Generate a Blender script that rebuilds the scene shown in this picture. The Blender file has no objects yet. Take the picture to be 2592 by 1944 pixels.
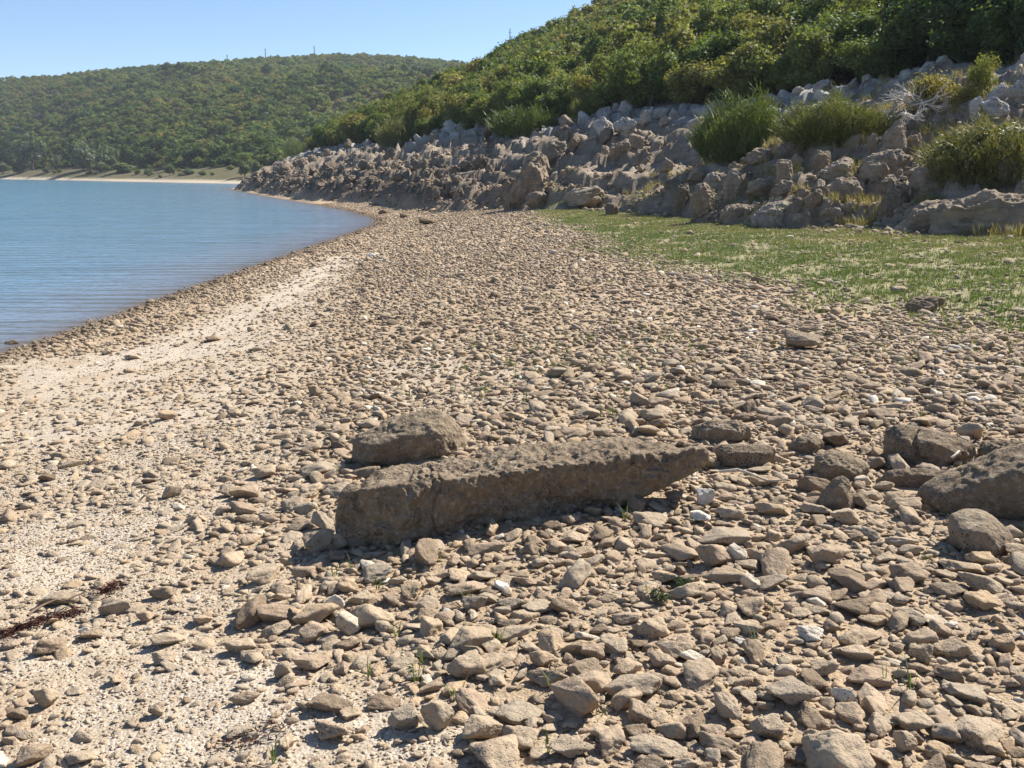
import bpy, bmesh, math, random
import numpy as np
from mathutils import Matrix, Vector, Euler

random.seed(7)
RNG = np.random.default_rng(7)
scene = bpy.context.scene
COL = scene.collection
R = math.radians

# ------------------------------------------------------------------ noise
_pr = np.random.default_rng(11)
PERM = np.concatenate([_pr.permutation(256)] * 3).astype(np.int64)
_G = _pr.normal(size=(256, 3)); _G /= np.linalg.norm(_G, axis=1)[:, None]


def perlin(x, y, z=0.0):
    x, y, z = np.broadcast_arrays(np.asarray(x, float), np.asarray(y, float), np.asarray(z, float))
    xi = np.floor(x).astype(np.int64); yi = np.floor(y).astype(np.int64); zi = np.floor(z).astype(np.int64)
    xf = x - xi; yf = y - yi; zf = z - zi
    u = xf * xf * xf * (xf * (xf * 6 - 15) + 10); v = yf * yf * yf * (yf * (yf * 6 - 15) + 10)
    w = zf * zf * zf * (zf * (zf * 6 - 15) + 10)
    xi &= 255; yi &= 255; zi &= 255

    def g(dx, dy, dz):
        h = PERM[PERM[PERM[(xi + dx) & 255] + ((yi + dy) & 255)] + ((zi + dz) & 255)]
        return _G[h, 0] * (xf - dx) + _G[h, 1] * (yf - dy) + _G[h, 2] * (zf - dz)
    a = g(0, 0, 0); a = a + u * (g(1, 0, 0) - a)
    b = g(0, 1, 0); b = b + u * (g(1, 1, 0) - b)
    a = a + v * (b - a)
    c = g(0, 0, 1); c = c + u * (g(1, 0, 1) - c)
    d = g(0, 1, 1); d = d + u * (g(1, 1, 1) - d)
    c = c + v * (d - c)
    return (a + w * (c - a)) * 1.5


def fbm(x, y, z=0.0, octaves=4, gain=.5, lac=2.03):
    s = 0.0; a = 1.0
    for i in range(octaves):
        s = s + a * perlin(x, y, z)
        x = np.asarray(x) * lac + 17.3; y = np.asarray(y) * lac + 5.1; z = np.asarray(z) * lac + 9.7; a *= gain
    return s


def sstep(x, a, b):
    t = np.clip((np.asarray(x, float) - a) / (b - a), 0, 1)
    return t * t * (3 - 2 * t)


# ------------------------------------------------------------------ camera geometry (photo pixels are 2592 x 1944)
FPX = 2490.0
HORIZON = 438.0
TILT = math.atan((972 - HORIZON) / FPX)
CZ = 2.27


def pix_dir(px, py):
    u = (px - 1296) / FPX; v = -(py - 972) / FPX
    return np.array([u, math.cos(TILT) + v * math.sin(TILT), -math.sin(TILT) + v * math.cos(TILT)])


# ------------------------------------------------------------------ terrain
def shore_x(y):
    return np.interp(y, [-60, -10, 0, 12.7, 22, 36, 44, 50, 60, 72, 97, 146, 155, 165, 180, 200, 260, 500, 900],
                     [-9, -7.6, -7.2, -6.5, -6.4, -6.2, -6.1, -6.8, -9.5, -13.8, -23.5, -41, -43, -41, -33, -24, 0, 60, 200])


_FY = [-60, -10, 0, 8, 16.5, 19, 26, 32, 40, 47, 51, 70, 89, 140, 150, 165, 200, 300, 500, 900]
_FX = [60, 31, 21, 13.5, 8.8, 7.9, 6.1, 5.2, 3.3, .6, -2.8, -9.9, -18.5, -37.5, -40.5, -41, -30, -10, 40, 100]


def foot_b(x, y):
    fx = np.interp(y, _FY, _FX)
    sl = (np.interp(np.asarray(y) + 4, _FY, _FX) - np.interp(np.asarray(y) - 4, _FY, _FX)) / 8
    return (x - fx) / np.sqrt(1 + sl * sl)


def hit_slope(px, py):
    d = pix_dir(px, py); return d[2] / math.hypot(d[0], d[1])


_TB = np.array([(p - 1296) / FPX / .978 for p in (-900, -300, 0, 200, 400, 600, 850, 1000, 1130, 1300, 1700)])
_RS = np.array([hit_slope(p, r) for p, r in ((-900, 240), (-300, 208), (0, 194), (200, 187), (400, 164), (600, 147), (850, 130), (1000, 132), (1130, 143), (1300, 165), (1700, 210))])


def far_shore(th):
    return np.interp(th, [-1.2, -.7, -.53, -.4, -.33, -.263, -.2, 0, 1], [800, 600, 452, 310, 258, 222, 212, 205, 205])


def far_ridge(th):
    return np.interp(th, [-1.2, -.6, -.3, 0, 1], [900, 740, 640, 600, 600])


def H(x, y, fine=True):
    """ground height; the lake's surface is z = 0"""
    x = np.asarray(x, float); y = np.asarray(y, float)
    d = x - shore_x(y)
    zl = np.interp(d, [-60, -25, 0, 3, 7, 16, 60], [-3.2, -2.2, 0, .27, .70, 1.2, 2.0])
    n1 = fbm(x * .35, y * .35, 3.1, 3)
    near = sstep(np.hypot(x, y), 160, 60)
    zl = zl + n1 * .035 * np.clip(d / 3, 0, 1) * near
    if fine:
        zl = zl + fbm(x * 3.1, y * 3.1, 8.8, 3) * .012 * near * np.clip(d / 1.5, .3, 1)
    b = foot_b(x, y)
    bw = b + fbm(x * .16, y * .16, 1.7, 3) * 1.6
    zb = np.interp(bw, [-3, -.6, .6, 2.5, 6, 9.5, 12, 40, 160, 400], [-2.5, .25, 1.25, 2.35, 3.9, 5.2, 5.9, 18.2, 72, 84])
    wb = sstep(bw, -1.0, 1.0) * (1 - .8 * sstep(bw, 10, 14)) * sstep(np.hypot(x, y), 220, 150)
    if fine:
        rid = 1 - np.abs(fbm(x * .42 + .3, y * .42, 5.5, 3))
        lum = (rid - .7) * .8 + fbm(x * .9, y * .9, 2.2, 4) * .34 + fbm(x * 2.6, y * 2.6, 7.2, 3) * .10 + fbm(x * 1.6, y * 1.6, 19.2, 3) * .22 * sstep(y, 38, 55)
        zb = zb + wb * lum * (1 - .35 * sstep(x, 2.5, 7)) * (1 - .4 * sstep(y, 32, 48))
        t = (zb + fbm(x * .5, y * .5, 12.2, 3) * .5) / .8
        fr = t - np.floor(t)
        ter = (np.floor(t) + sstep(fr, .38, .68)) * .8
        zb = zb + wb * (.66 + .34 * sstep(y, 32, 48)) * (ter - t * .8)
    z = np.maximum(zl, zb)
    # the far side of the lake
    r = np.hypot(x, y); th = x / np.maximum(y, 1e-3)
    th = np.where(y > 1, np.clip(th, -1.2, 1.0), np.where(x < 0, -1.2, 1.0))
    rs = far_shore(th); rr = far_ridge(th); zr = CZ + rr * np.interp(th, _TB, _RS) - 3.6
    rf = rs + 62
    s = np.clip((r - rf) / (rr - rf), 0, 3)
    flats = np.interp(r - rs, [-80, 0, 10, 30, 62], [-3, 0, .9, 2.4, 4.6])
    hill = 4.6 + (zr - 4.6) * np.where(s < 1, s ** .93, 1 - .25 * (s - 1)) + fbm(x * .012, y * .012, 4.4, 3) * 6 * np.clip(s * 2, 0, 1) * np.clip((1 - s) * 3, 0, 1)
    zf = np.where(r < rf, flats, hill) + fbm(x * .05, y * .05, 2.4, 3) * .5 * np.clip((r - rs - 4) / 20, 0, 1)
    zf = np.where(y > 1, zf, -5)
    return np.maximum(z, zf)


_RAY_T = np.geomspace(1.2, 1100, 1500)


def ground_at(px, py):
    """where the sight line of a photo pixel meets the ground"""
    d = pix_dir(px, py)
    X = d[0] * _RAY_T; Y = d[1] * _RAY_T; Z = CZ + d[2] * _RAY_T
    below = Z < H(X, Y)
    i = int(np.argmax(below)) if below.any() else len(_RAY_T) - 1
    i = max(i, 1)
    lo, hi = _RAY_T[i - 1], _RAY_T[i]
    for _ in range(12):
        m = (lo + hi) / 2
        if CZ + d[2] * m < float(H(d[0] * m, d[1] * m)): hi = m
        else: lo = m
    return np.array([d[0] * hi, d[1] * hi, CZ + d[2] * hi])


def in_poly(x, y, poly):
    inside = np.zeros(np.shape(x), bool); n = len(poly)
    for i in range(n):
        x1, y1 = poly[i]; x2, y2 = poly[(i + 1) % n]
        if y1 == y2: continue
        inside ^= ((y1 > y) != (y2 > y)) & (x < (x2 - x1) * (y - y1) / (y2 - y1) + x1)
    return inside


def world_poly(pp): return [tuple(ground_at(a, b)[:2]) for a, b in pp]


def poly_soft(x, y, poly, warp=.35, soft=.25, freq=1.2):
    """soft membership with a ragged edge"""
    s = 0.0
    for k in range(4):
        wx = fbm(x * freq + 3.7 * k, y * freq, 20 + k, 3) * warp; wy = fbm(x * freq, y * freq + 7.7 * k, 30 + k, 3) * warp
        ox, oy = ((soft, 0), (-soft, 0), (0, soft), (0, -soft))[k]
        s = s + in_poly(x + wx + ox, y + wy + oy, poly)
    return s / 4


MEADOW = world_poly([(1345, 535), (1480, 578), (1590, 640), (1760, 685), (2000, 715), (2130, 765), (2330, 785), (2592, 825)]) + [(10.5, 9.5), (13, 9), (9.6, 17), (8.4, 20), (6.8, 26), (5.8, 32), (4.2, 40), (2.2, 45)]
GRIT = [world_poly(p) for p in (
    [(-40, 985), (-40, 925), (300, 890), (540, 800), (740, 700), (850, 645), (890, 650), (830, 720), (700, 800), (700, 860), (560, 900), (330, 945), (150, 985)],
    [(-60, 1320), (260, 1310), (420, 1370), (330, 1440), (200, 1500), (-60, 1530)],
    [(60, 1800), (300, 1690), (480, 1640), (720, 1650), (880, 1740), (1180, 1790), (1230, 1944), (700, 1990), (100, 1944)],
    [(-40, 1090), (140, 1010), (380, 1010), (420, 1060), (240, 1110), (-40, 1150)],
    [(930, 905), (1150, 900), (1400, 950), (1380, 1020), (950, 1040)],
    [(700, 1230), (860, 1090), (700, 1070), (560, 1200)],
)]


LEFT = world_poly([(-60, 985), (560, 880), (740, 730), (880, 650), (880, 700), (800, 820), (760, 930), (800, 1050), (660, 1230), (600, 1400), (700, 1560), (780, 1700), (930, 1790), (1240, 1944), (900, 2050), (-60, 2050)])


def left_w(x, y): return poly_soft(x, y, LEFT, .55, .3, 1.0)


def grit_w(x, y):
    g = left_w(x, y) * np.clip(.66 + .45 * fbm(x * 1.3, y * 1.3, 52, 3), .15, 1)
    for i, p in enumerate(GRIT):
        sc = (1, .45, .4, .8, .6, .35)[i]
        g = np.maximum(g, poly_soft(x, y, p, .5 * sc, .22 * sc, 1.2 / sc) * (1, 1, .95, .8, .7, .6)[i])
    return g


# ------------------------------------------------------------------ mesh helpers
def mesh_from(name, verts, faces, smooth=True, attrs=None):
    """verts (n,3) ; faces (m,k) one size"""
    me = bpy.data.meshes.new(name)
    verts = np.ascontiguousarray(verts, np.float32); faces = np.ascontiguousarray(faces, np.int32)
    n, k = faces.shape
    me.vertices.add(len(verts)); me.vertices.foreach_set('co', verts.ravel())
    me.loops.add(n * k); me.loops.foreach_set('vertex_index', faces.ravel())
    me.polygons.add(n); me.polygons.foreach_set('loop_start', np.arange(0, n * k, k, dtype=np.int32))
    if smooth: me.polygons.foreach_set('use_smooth', np.ones(n, bool))
    else: me.polygons.foreach_set('use_smooth', np.zeros(n, bool))
    for a, v in (attrs or {}).items():
        at = me.attributes.new(a, 'FLOAT', 'POINT'); at.data.foreach_set('value', np.ascontiguousarray(v, np.float32))
    me.update(calc_edges=True)
    return me


def link(name, me, mat, parent=None, loc=None, rot=None, scl=None):
    o = bpy.data.objects.new(name, me); COL.objects.link(o)
    if mat is not None and not me.materials: me.materials.append(mat)
    if parent is not None: o.parent = parent
    if loc is not None: o.location = loc
    if rot is not None: o.rotation_euler = rot
    if scl is not None: o.scale = scl
    return o


def tag(o, label=None, cat=None, group=None, kind=None):
    if label: o['label'] = label
    if cat: o['category'] = cat
    if group: o['group'] = group
    if kind: o['kind'] = kind
    return o


def empty(name, loc, rz=0.0, scl=None):
    o = bpy.data.objects.new(name, None); COL.objects.link(o); o.location = loc; o.rotation_euler = (0, 0, rz)
    o.empty_display_size = .1
    if scl is not None: o.scale = scl
    return o


def ico(sub):
    bm = bmesh.new(); bmesh.ops.create_icosphere(bm, subdivisions=sub, radius=1.0)
    v = np.array([x.co[:] for x in bm.verts]); f = np.array([[q.index for q in p.verts] for p in bm.faces]); bm.free()
    return v / np.linalg.norm(v, axis=1)[:, None], f


ICO = {k: ico(k) for k in (1, 2, 3, 4, 5, 6)}


def stone_shape(seed, sub, planes=12, p=16, flat=.0, rough=.03, crack=0.0):
    """angular, slightly rounded stone; unit half extents"""
    rg = np.random.default_rng(seed)
    v, f = ICO[sub]
    i = np.arange(planes) + .5
    ph = np.arccos(1 - 2 * i / planes); tt = math.pi * (1 + 5 ** .5) * i + rg.uniform(0, 6)
    nn = np.stack([np.cos(tt) * np.sin(ph), np.sin(tt) * np.sin(ph), np.cos(ph)], 1) + rg.normal(size=(planes, 3)) * .28
    nn /= np.linalg.norm(nn, axis=1)[:, None]
    dd = rg.uniform(.55, 1.0, planes)
    q = np.maximum(v @ nn.T, 0) / dd
    s = (q ** p).sum(1) + (1 / 1.3) ** p
    r = s ** (-1 / p)
    o = seed * 3.17
    r = r * (1 + rough * 2.6 * fbm(v[:, 0] * 1.6 + o, v[:, 1] * 1.6, v[:, 2] * 1.6, 3) + rough * 1.1 * fbm(v[:, 0] * 5 + o, v[:, 1] * 5, v[:, 2] * 5, 3))
    if crack:
        c = np.abs(fbm(v[:, 0] * 1.5 + o, v[:, 1] * 1.5 + 4, v[:, 2] * .9, 2))
        r = r - crack * np.exp(-(c / .035) ** 2)
        c = np.abs(fbm(v[:, 0] * .7 + o, v[:, 1] * .7 + 9, v[:, 2] * 2.6, 2))
        r = r - crack * .6 * np.exp(-(c / .04) ** 2)
    P = v * r[:, None]
    mn, mx = P.min(0), P.max(0)
    P = (P - (mn + mx) / 2) / ((mx - mn) / 2)
    return P, f


# ------------------------------------------------------------------ node helper
class NT:
    def __init__(self, name):
        self.m = bpy.data.materials.new(name); self.m.use_nodes = True
        self.t = self.m.node_tree; self.t.nodes.clear()
        self.out = self.n('ShaderNodeOutputMaterial')

    def n(self, typ, **kw):
        nd = self.t.nodes.new(typ)
        for k, v in kw.items():
            if k.startswith('i_'):
                key = k[2:].replace('_', ' ')
                nd.inputs[int(key) if key.isdigit() else key].default_value = v
            else: setattr(nd, k, v)
        return nd

    def l(self, a, b): self.t.links.new(a, b)

    def pos(self): return self.n('ShaderNodeNewGeometry').outputs['Position']

    def scale(self, vec, s):
        m = self.n('ShaderNodeVectorMath', operation='MULTIPLY'); self.l(vec, m.inputs[0]); m.inputs[1].default_value = s if isinstance(s, tuple) else (s, s, s); return m.outputs[0]

    def noise(self, vec, scale, detail=4, rough=.55, dim='3D'):
        k = self.n('ShaderNodeTexNoise'); k.inputs['Scale'].default_value = scale; k.inputs['Detail'].default_value = detail; k.inputs['Roughness'].default_value = rough
        self.l(vec, k.inputs['Vector']); return k.outputs['Fac']

    def voro(self, vec, scale, feature='F1', out='Distance'):
        k = self.n('ShaderNodeTexVoronoi', feature=feature); k.inputs['Scale'].default_value = scale; self.l(vec, k.inputs['Vector']); return k.outputs[out]

    def ramp(self, fac, pts, interp='LINEAR'):
        r = self.n('ShaderNodeValToRGB'); r.color_ramp.interpolation = interp
        e = r.color_ramp.elements
        while len(e) < len(pts): e.new(.5)
        for el, (p, c) in zip(e, pts):
            el.position = p; el.color = (c, c, c, 1) if not isinstance(c, tuple) else (*c, 1)
        self.l(fac, r.inputs[0]); return r.outputs[0]

    def mix(self, fac, a, b, mode='MIX'):
        m = self.n('ShaderNodeMix', data_type='RGBA', blend_type=mode)
        for v, s in ((fac, m.inputs[0]), (a, m.inputs[6]), (b, m.inputs[7])):
            if hasattr(v, 'links'): self.l(v, s)
            elif isinstance(v, tuple): s.default_value = (*v, 1)
            else: s.default_value = v
        return m.outputs[2]

    def math(self, op, a, b=0.0, clamp=False):
        m = self.n('ShaderNodeMath', operation=op, use_clamp=clamp)
        for v, s in ((a, m.inputs[0]), (b, m.inputs[1])):
            if hasattr(v, 'links'): self.l(v, s)
            else: s.default_value = v
        return m.outputs[0]

    def attr(self, name, typ='GEOMETRY', out='Fac'):
        a = self.n('ShaderNodeAttribute', attribute_type=typ, attribute_name=name); return a.outputs[out]

    def bump(self, h, strength, dist, prev=None):
        b = self.n('ShaderNodeBump'); b.inputs['Strength'].default_value = strength; b.inputs['Distance'].default_value = dist
        self.l(h, b.inputs['Height'])
        if prev is not None: self.l(prev, b.inputs['Normal'])
        return b.outputs[0]

    def principled(self, color, rough=.9, normal=None, spec=.2, **kw):
        b = self.n('ShaderNodeBsdfPrincipled')
        if hasattr(color, 'links'): self.l(color, b.inputs['Base Color'])
        else: b.inputs['Base Color'].default_value = (*color, 1)
        if hasattr(rough, 'links'): self.l(rough, b.inputs['Roughness'])
        else: b.inputs['Roughness'].default_value = rough
        b.inputs['Specular IOR Level'].default_value = spec
        if normal is not None: self.l(normal, b.inputs['Normal'])
        for k, v in kw.items(): b.inputs[k].default_value = v
        return b.outputs[0]

    def done(self, sh):
        self.l(sh, self.out.inputs['Surface']); return self.m


# ------------------------------------------------------------------ materials
TAN = [(0.0, (.185, .134, .09)), (.18, (.295, .222, .148)), (.32, (.375, .277, .19)), (.46, (.395, .305, .207)), (.58, (.35, .284, .206)), (.70, (.43, .335, .23)), (.80, (.415, .30, .186)), (.88, (.475, .38, .27)), (.97, (.61, .54, .43)), (1.0, (.69, .63, .53))]


def stone_mat(name, src, patina=.32, pits=1.0, tan=TAN, scale=1.0, bump=1.0, pale=.35):
    N = NT(name); P = N.pos()
    if src == 'attr': tone = N.attr('tone')
    elif src == 'obj': tone = N.attr('tone', 'OBJECT')
    base = N.ramp(tone, tan)
    big = N.noise(P, 9 * scale, 5, .6)
    med = N.noise(P, 45 * scale, 5, .65)
    fin = N.noise(P, 260 * scale, 3, .7)
    col = N.mix(N.math('MULTIPLY', N.ramp(big, [(.42, 0.0), (.66, 1.0)]), patina), base, (.17, .125, .088))
    col = N.mix(N.math('MULTIPLY', N.ramp(med, [(.5, 0.0), (.75, 1.0)]), pale), col, (.55, .47, .36))
    g = N.ramp(fin, [(.3, .78), (.7, 1.16)])
    col = N.mix(1.0, col, g, 'MULTIPLY')
    vor = N.voro(P, 95 * scale)
    pit = N.math('MULTIPLY', N.ramp(vor, [(.12, 1.0), (.3, 0.0)]), N.math('MULTIPLY', N.ramp(big, [(.46, 0.0), (.6, 1.0)]), pits))
    col = N.mix(N.math('MULTIPLY', pit, .68), col, (.09, .065, .045))
    nb = N.bump(N.math('SUBTRACT', med, N.math('MULTIPLY', pit, .6)), .85 * bump, .013 / scale)
    nb = N.bump(fin, .4 * bump, .003 / scale, nb)
    return N.done(N.principled(col, .93, nb, .15))


M_stone_obj = stone_mat('limestone', 'obj')
M_stone_att = stone_mat('limestone_shingle', 'attr', patina=.22)
M_slab = stone_mat('dark_limestone', 'obj', patina=.5, pits=1.2, pale=.55,
                   tan=[(0, (.150, .108, .07)), (.5, (.235, .178, .118)), (1, (.33, .26, .18))], scale=.75, bump=1.5)


def boulder_mat():
    N = NT('weathered_bank_rock'); P = N.pos()
    tone = N.attr('tone', 'OBJECT')
    base = N.ramp(tone, [(0, (.17, .13, .092)), (.4, (.35, .272, .187)), (.7, (.43, .352, .258)), (.85, (.475, .425, .36)), (1, (.59, .565, .53))])
    big = N.noise(P, 1.6, 5, .6); med = N.noise(P, 9, 6, .65); fin = N.noise(P, 42, 4, .7)
    st = N.noise(N.scale(P, (1.5, 1.5, 9)), 1.4, 5, .6)
    col = N.mix(N.math('MULTIPLY', N.ramp(big, [(.4, 0.0), (.65, 1.0)]), .5), base, (.16, .125, .095))
    col = N.mix(N.math('MULTIPLY', N.ramp(med, [(.52, 0.0), (.72, 1.0)]), .45), col, (.52, .48, .42))
    col = N.mix(N.math('MULTIPLY', N.ramp(st, [(.5, 0.0), (.62, 1.0)]), .35), col, (.12, .095, .075))
    col = N.mix(1.0, col, N.ramp(fin, [(.3, .75), (.7, 1.2)]), 'MULTIPLY')
    nb = N.bump(med, .9, .09); nb = N.bump(st, .5, .06, nb); nb = N.bump(fin, .6, .02, nb)
    return N.done(N.principled(col, .94, nb, .15))


M_boulder = boulder_mat()


def ground_mat():
    N = NT('shore_ground'); P = N.pos()
    grit, rock, wood, wet, far, mead, sand = (N.attr(a) for a in ('grit', 'rock', 'wood', 'wet', 'far', 'meadow', 'sand'))
    hi = N.attr('pale')
    n1 = N.noise(P, 1.3, 5, .6); n2 = N.noise(P, 14, 5, .65); n3 = N.noise(P, 110, 4, .7)
    v = N.voro(P, 75, out='Color'); vd = N.voro(P, 75)
    soil = N.mix(N.ramp(n2, [(.35, 0.0), (.7, 1.0)]), (.34, .25, .16), (.46, .355, .24))
    soil = N.mix(N.math('MULTIPLY', N.ramp(n1, [(.5, 0.0), (.7, 1.0)]), .5), soil, (.38, .28, .18))
    gr = N.mix(N.ramp(v, [(.1, 0.0), (.9, 1.0)]), (.40, .325, .24), (.57, .49, .39))
    gr = N.mix(N.math('MULTIPLY', N.ramp(n2, [(.5, 0.0), (.75, 1.0)]), .45), gr, (.42, .33, .23))
    gr = N.mix(N.math('MULTIPLY', N.ramp(n1, [(.52, 0.0), (.68, 1.0)]), .6), gr, (.36, .265, .17))
    col = N.mix(grit, soil, gr)
    md = N.mix(N.ramp(n2, [(.35, 0.0), (.7, 1.0)]), (.21, .195, .10), (.36, .31, .19))
    col = N.mix(mead, col, md)
    # eroded bank
    rb = N.noise(P, 1.1, 6, .62); rm = N.noise(P, 7, 6, .68)
    st = N.noise(N.scale(P, (.5, .5, 5)), 1.2, 5, .6)
    rk = N.mix(N.ramp(rb, [(.36, 0.0), (.66, 1.0)]), (.27, .212, .152), (.42, .345, .262))
    rk = N.mix(N.math('MULTIPLY', N.ramp(st, [(.45, 0.0), (.6, 1.0)]), .4), rk, (.16, .125, .095))
    rk = N.mix(N.math('MULTIPLY', N.ramp(rm, [(.52, 0.0), (.75, 1.0)]), .5), rk, (.46, .41, .34))
    rk = N.mix(hi, rk, N.mix(N.ramp(rm, [(.35, 0.0), (.65, 1.0)]), (.29, .255, .215), (.51, .49, .455)))
    col = N.mix(rock, col, rk)
    fl = N.mix(N.ramp(N.noise(P, .13, 6, .65), [(.38, 0.0), (.62, 1.0)]), (.135, .108, .06), (.095, .10, .044))
    fl = N.mix(N.ramp(N.noise(N.scale(P, (1, 1, 1)), .09, 5, .6), [(.55, 0.0), (.7, 1.0)]), fl, (.20, .16, .11))
    col = N.mix(far, col, fl)
    col = N.mix(sand, col, (.50, .42, .31))
    wd = N.mix(N.ramp(n1, [(.4, 0.0), (.6, 1.0)]), (.055, .055, .028), (.10, .085, .045))
    col = N.mix(wood, col, wd)
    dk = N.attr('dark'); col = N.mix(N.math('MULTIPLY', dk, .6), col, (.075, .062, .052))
    col = N.mix(N.math('MULTIPLY', wet, .62), col, (.075, .052, .034))
    col = N.mix(1.0, col, N.ramp(n3, [(.3, .8), (.7, 1.15)]), 'MULTIPLY')
    nb = N.bump(rm, .8, .12)
    # the coarse rock bump only where there is rock
    mixn = N.n('ShaderNodeMix', data_type='VECTOR')
    geo = N.n('ShaderNodeNewGeometry')
    N.l(rock, mixn.inputs[0]); N.l(geo.outputs['Normal'], mixn.inputs[4]); N.l(nb, mixn.inputs[5])
    h = N.math('ADD', N.math('MULTIPLY', n2, 1.5), N.math('ADD', n3, N.math('MULTIPLY', N.math('SUBTRACT', 1.0, vd), .9)))
    nb2 = N.bump(h, .55, .012, mixn.outputs[1])
    return N.done(N.principled(col, .95, nb2, .12))


def leaf_mat(name, src, ramp, trans=.42):
    N = NT(name)
    tone = N.attr('tone') if src == 'attr' else N.attr('tone', 'OBJECT')
    P = N.pos()
    t = N.math('ADD', tone, N.math('MULTIPLY', N.math('SUBTRACT', N.noise(P, 1.1 if src == 'obj' else .6, 4, .6), .5), .55), True)
    col = N.ramp(t, ramp)
    lv = N.attr('leaf')
    col = N.mix(1.0, col, N.ramp(lv, [(0, .65), (1, 1.35)]), 'MULTIPLY')
    a = N.principled(col, .62, None, .25)
    b = N.n('ShaderNodeBsdfTranslucent'); N.l(N.mix(1.0, col, (1.25, 1.2, .55), 'MULTIPLY'), b.inputs[0])
    m = N.n('ShaderNodeMixShader'); m.inputs[0].default_value = trans
    N.l(a, m.inputs[1]); N.l(b.outputs[0], m.inputs[2])
    return N.done(m.outputs[0])


OAK = [(0, (.042, .075, .022)), (.25, (.088, .14, .034)), (.5, (.145, .185, .047)), (.75, (.21, .21, .062)), (1, (.245, .205, .072))]
M_leaf = leaf_mat('oak_leaves', 'obj', OAK)
M_leaf_a = leaf_mat('forest_leaves', 'attr', OAK)
M_leaf_far = leaf_mat('far_forest_leaves', 'attr', [(0, (.045, .08, .025)), (.25, (.085, .14, .035)), (.55, (.145, .19, .05)), (.8, (.20, .205, .06)), (1, (.25, .20, .075))], .48)
M_willow = leaf_mat('willow_leaves', 'obj', [(0, (.06, .10, .05)), (.5, (.14, .18, .10)), (1, (.20, .23, .14))])
M_broom = leaf_mat('broom_stems', 'obj', [(0, (.075, .115, .035)), (.35, (.13, .17, .05)), (.65, (.185, .185, .07)), (1, (.21, .17, .075))], .2)
M_grass = leaf_mat('grass_blades', 'attr', [(0, (.09, .15, .05)), (.4, (.14, .18, .065)), (.7, (.22, .21, .10)), (1, (.36, .30, .18))], .3)


def plain(name, col, rough=.85, var=.3, scale=30, bump=.4):
    N = NT(name); P = N.pos()
    n = N.noise(P, scale, 4, .6)
    c = N.mix(1.0, col, N.ramp(n, [(.3, 1 - var), (.7, 1 + var)]), 'MULTIPLY')
    return N.done(N.principled(c, rough, N.bump(n, bump, .01), .2))


M_bark = plain('bark', (.12, .095, .07), var=.4, scale=14)
M_dead = plain('bleached_wood', (.52, .48, .43), var=.25)
M_twig = plain('dry_twig', (.50, .44, .36))
M_darktwig = plain('dark_twig', (.16, .11, .075))
M_weed = plain('dried_red_weed', (.075, .028, .02), var=.5, scale=60)
M_herb = leaf_mat('herb_leaves', 'obj', [(0, (.03, .055, .02)), (1, (.07, .10, .04))])
M_pole = plain('weathered_pole', (.20, .155, .12))
M_drygrass = leaf_mat('dry_grass', 'attr', [(0, (.16, .17, .06)), (.5, (.30, .25, .11)), (1, (.42, .34, .18))], .25)


def water_mat():
    N = NT('lake_water'); P = N.pos()
    mp = N.n('ShaderNodeMapping'); mp.inputs['Rotation'].default_value = (0, 0, R(-6)); mp.inputs['Scale'].default_value = (.22, 1, 1); N.l(P, mp.inputs['Vector'])
    wv = N.n('ShaderNodeTexWave', wave_type='BANDS', bands_direction='Y', wave_profile='SIN')
    for k_, v_ in (('Scale', .46), ('Distortion', 9.0), ('Detail', 3.0), ('Detail Scale', 1.1), ('Detail Roughness', .6)): wv.inputs[k_].default_value = v_
    N.l(mp.outputs[0], wv.inputs['Vector'])
    Q = N.scale(P, (.3, 1.0, 1.0))
    w2 = N.noise(Q, .3, 3, .5); w3 = N.noise(Q, 3.2, 3, .55)
    amp = N.ramp(N.noise(N.scale(P, (.4, 1, 1)), .11, 3, .5), [(.38, .12), (.62, 1.0)])
    h = N.math('ADD', N.math('MULTIPLY', N.math('POWER', wv.outputs['Fac'], 2.0), amp), N.math('ADD', N.math('MULTIPLY', w2, 1.6), N.math('MULTIPLY', w3, 1.1)))
    nb = N.bump(h, 1.0, .042)
    dep = N.attr('depth')
    col = N.ramp(dep, [(0, (.20, .165, .14)), (.022, (.165, .18, .21)), (.15, (.12, .20, .27)), (1, (.085, .205, .285))])
    b = N.n('ShaderNodeBsdfPrincipled'); N.l(col, b.inputs['Base Color'])
    b.inputs['Roughness'].default_value = .12; b.inputs['IOR'].default_value = 1.333; N.l(nb, b.inputs['Normal'])
    N.l(N.ramp(dep, [(0, .35), (.01, .75), (.03, .95), (.06, 1.0)]), b.inputs['Alpha'])
    return N.done(b.outputs[0])


M_ground = ground_mat(); M_water = water_mat()

# ------------------------------------------------------------------ ground sheet and lake
ang = np.concatenate([np.linspace(-180, -40, 90, endpoint=False), np.linspace(-40, 40, 660, endpoint=False), np.linspace(40, 180, 90, endpoint=False)])
rad = np.concatenate([np.geomspace(.7, 20, 420, endpoint=False), np.geomspace(20, 150, 430, endpoint=False), np.geomspace(150, 1150, 160)])
A, RR = np.meshgrid(np.radians(ang), rad, indexing='ij')
GX = (np.sin(A) * RR).ravel(); GY = (np.cos(A) * RR).ravel(); GZ = H(GX, GY)
na, nr = len(ang), len(rad)
ia, ir = np.meshgrid(np.arange(na), np.arange(nr - 1), indexing='ij'); ib = (ia + 1) % na
F = np.stack([ia * nr + ir, ia * nr + ir + 1, ib * nr + ir + 1, ib * nr + ir], -1).reshape(-1, 4)
d_s = GX - shore_x(GY); bb = foot_b(GX, GY) + fbm(GX * .16, GY * .16, 1.7, 3) * 1.6
rG = np.hypot(GX, GY); nearm = rG < 60
grit = np.zeros(len(GX)); mead = np.zeros(len(GX))
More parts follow.
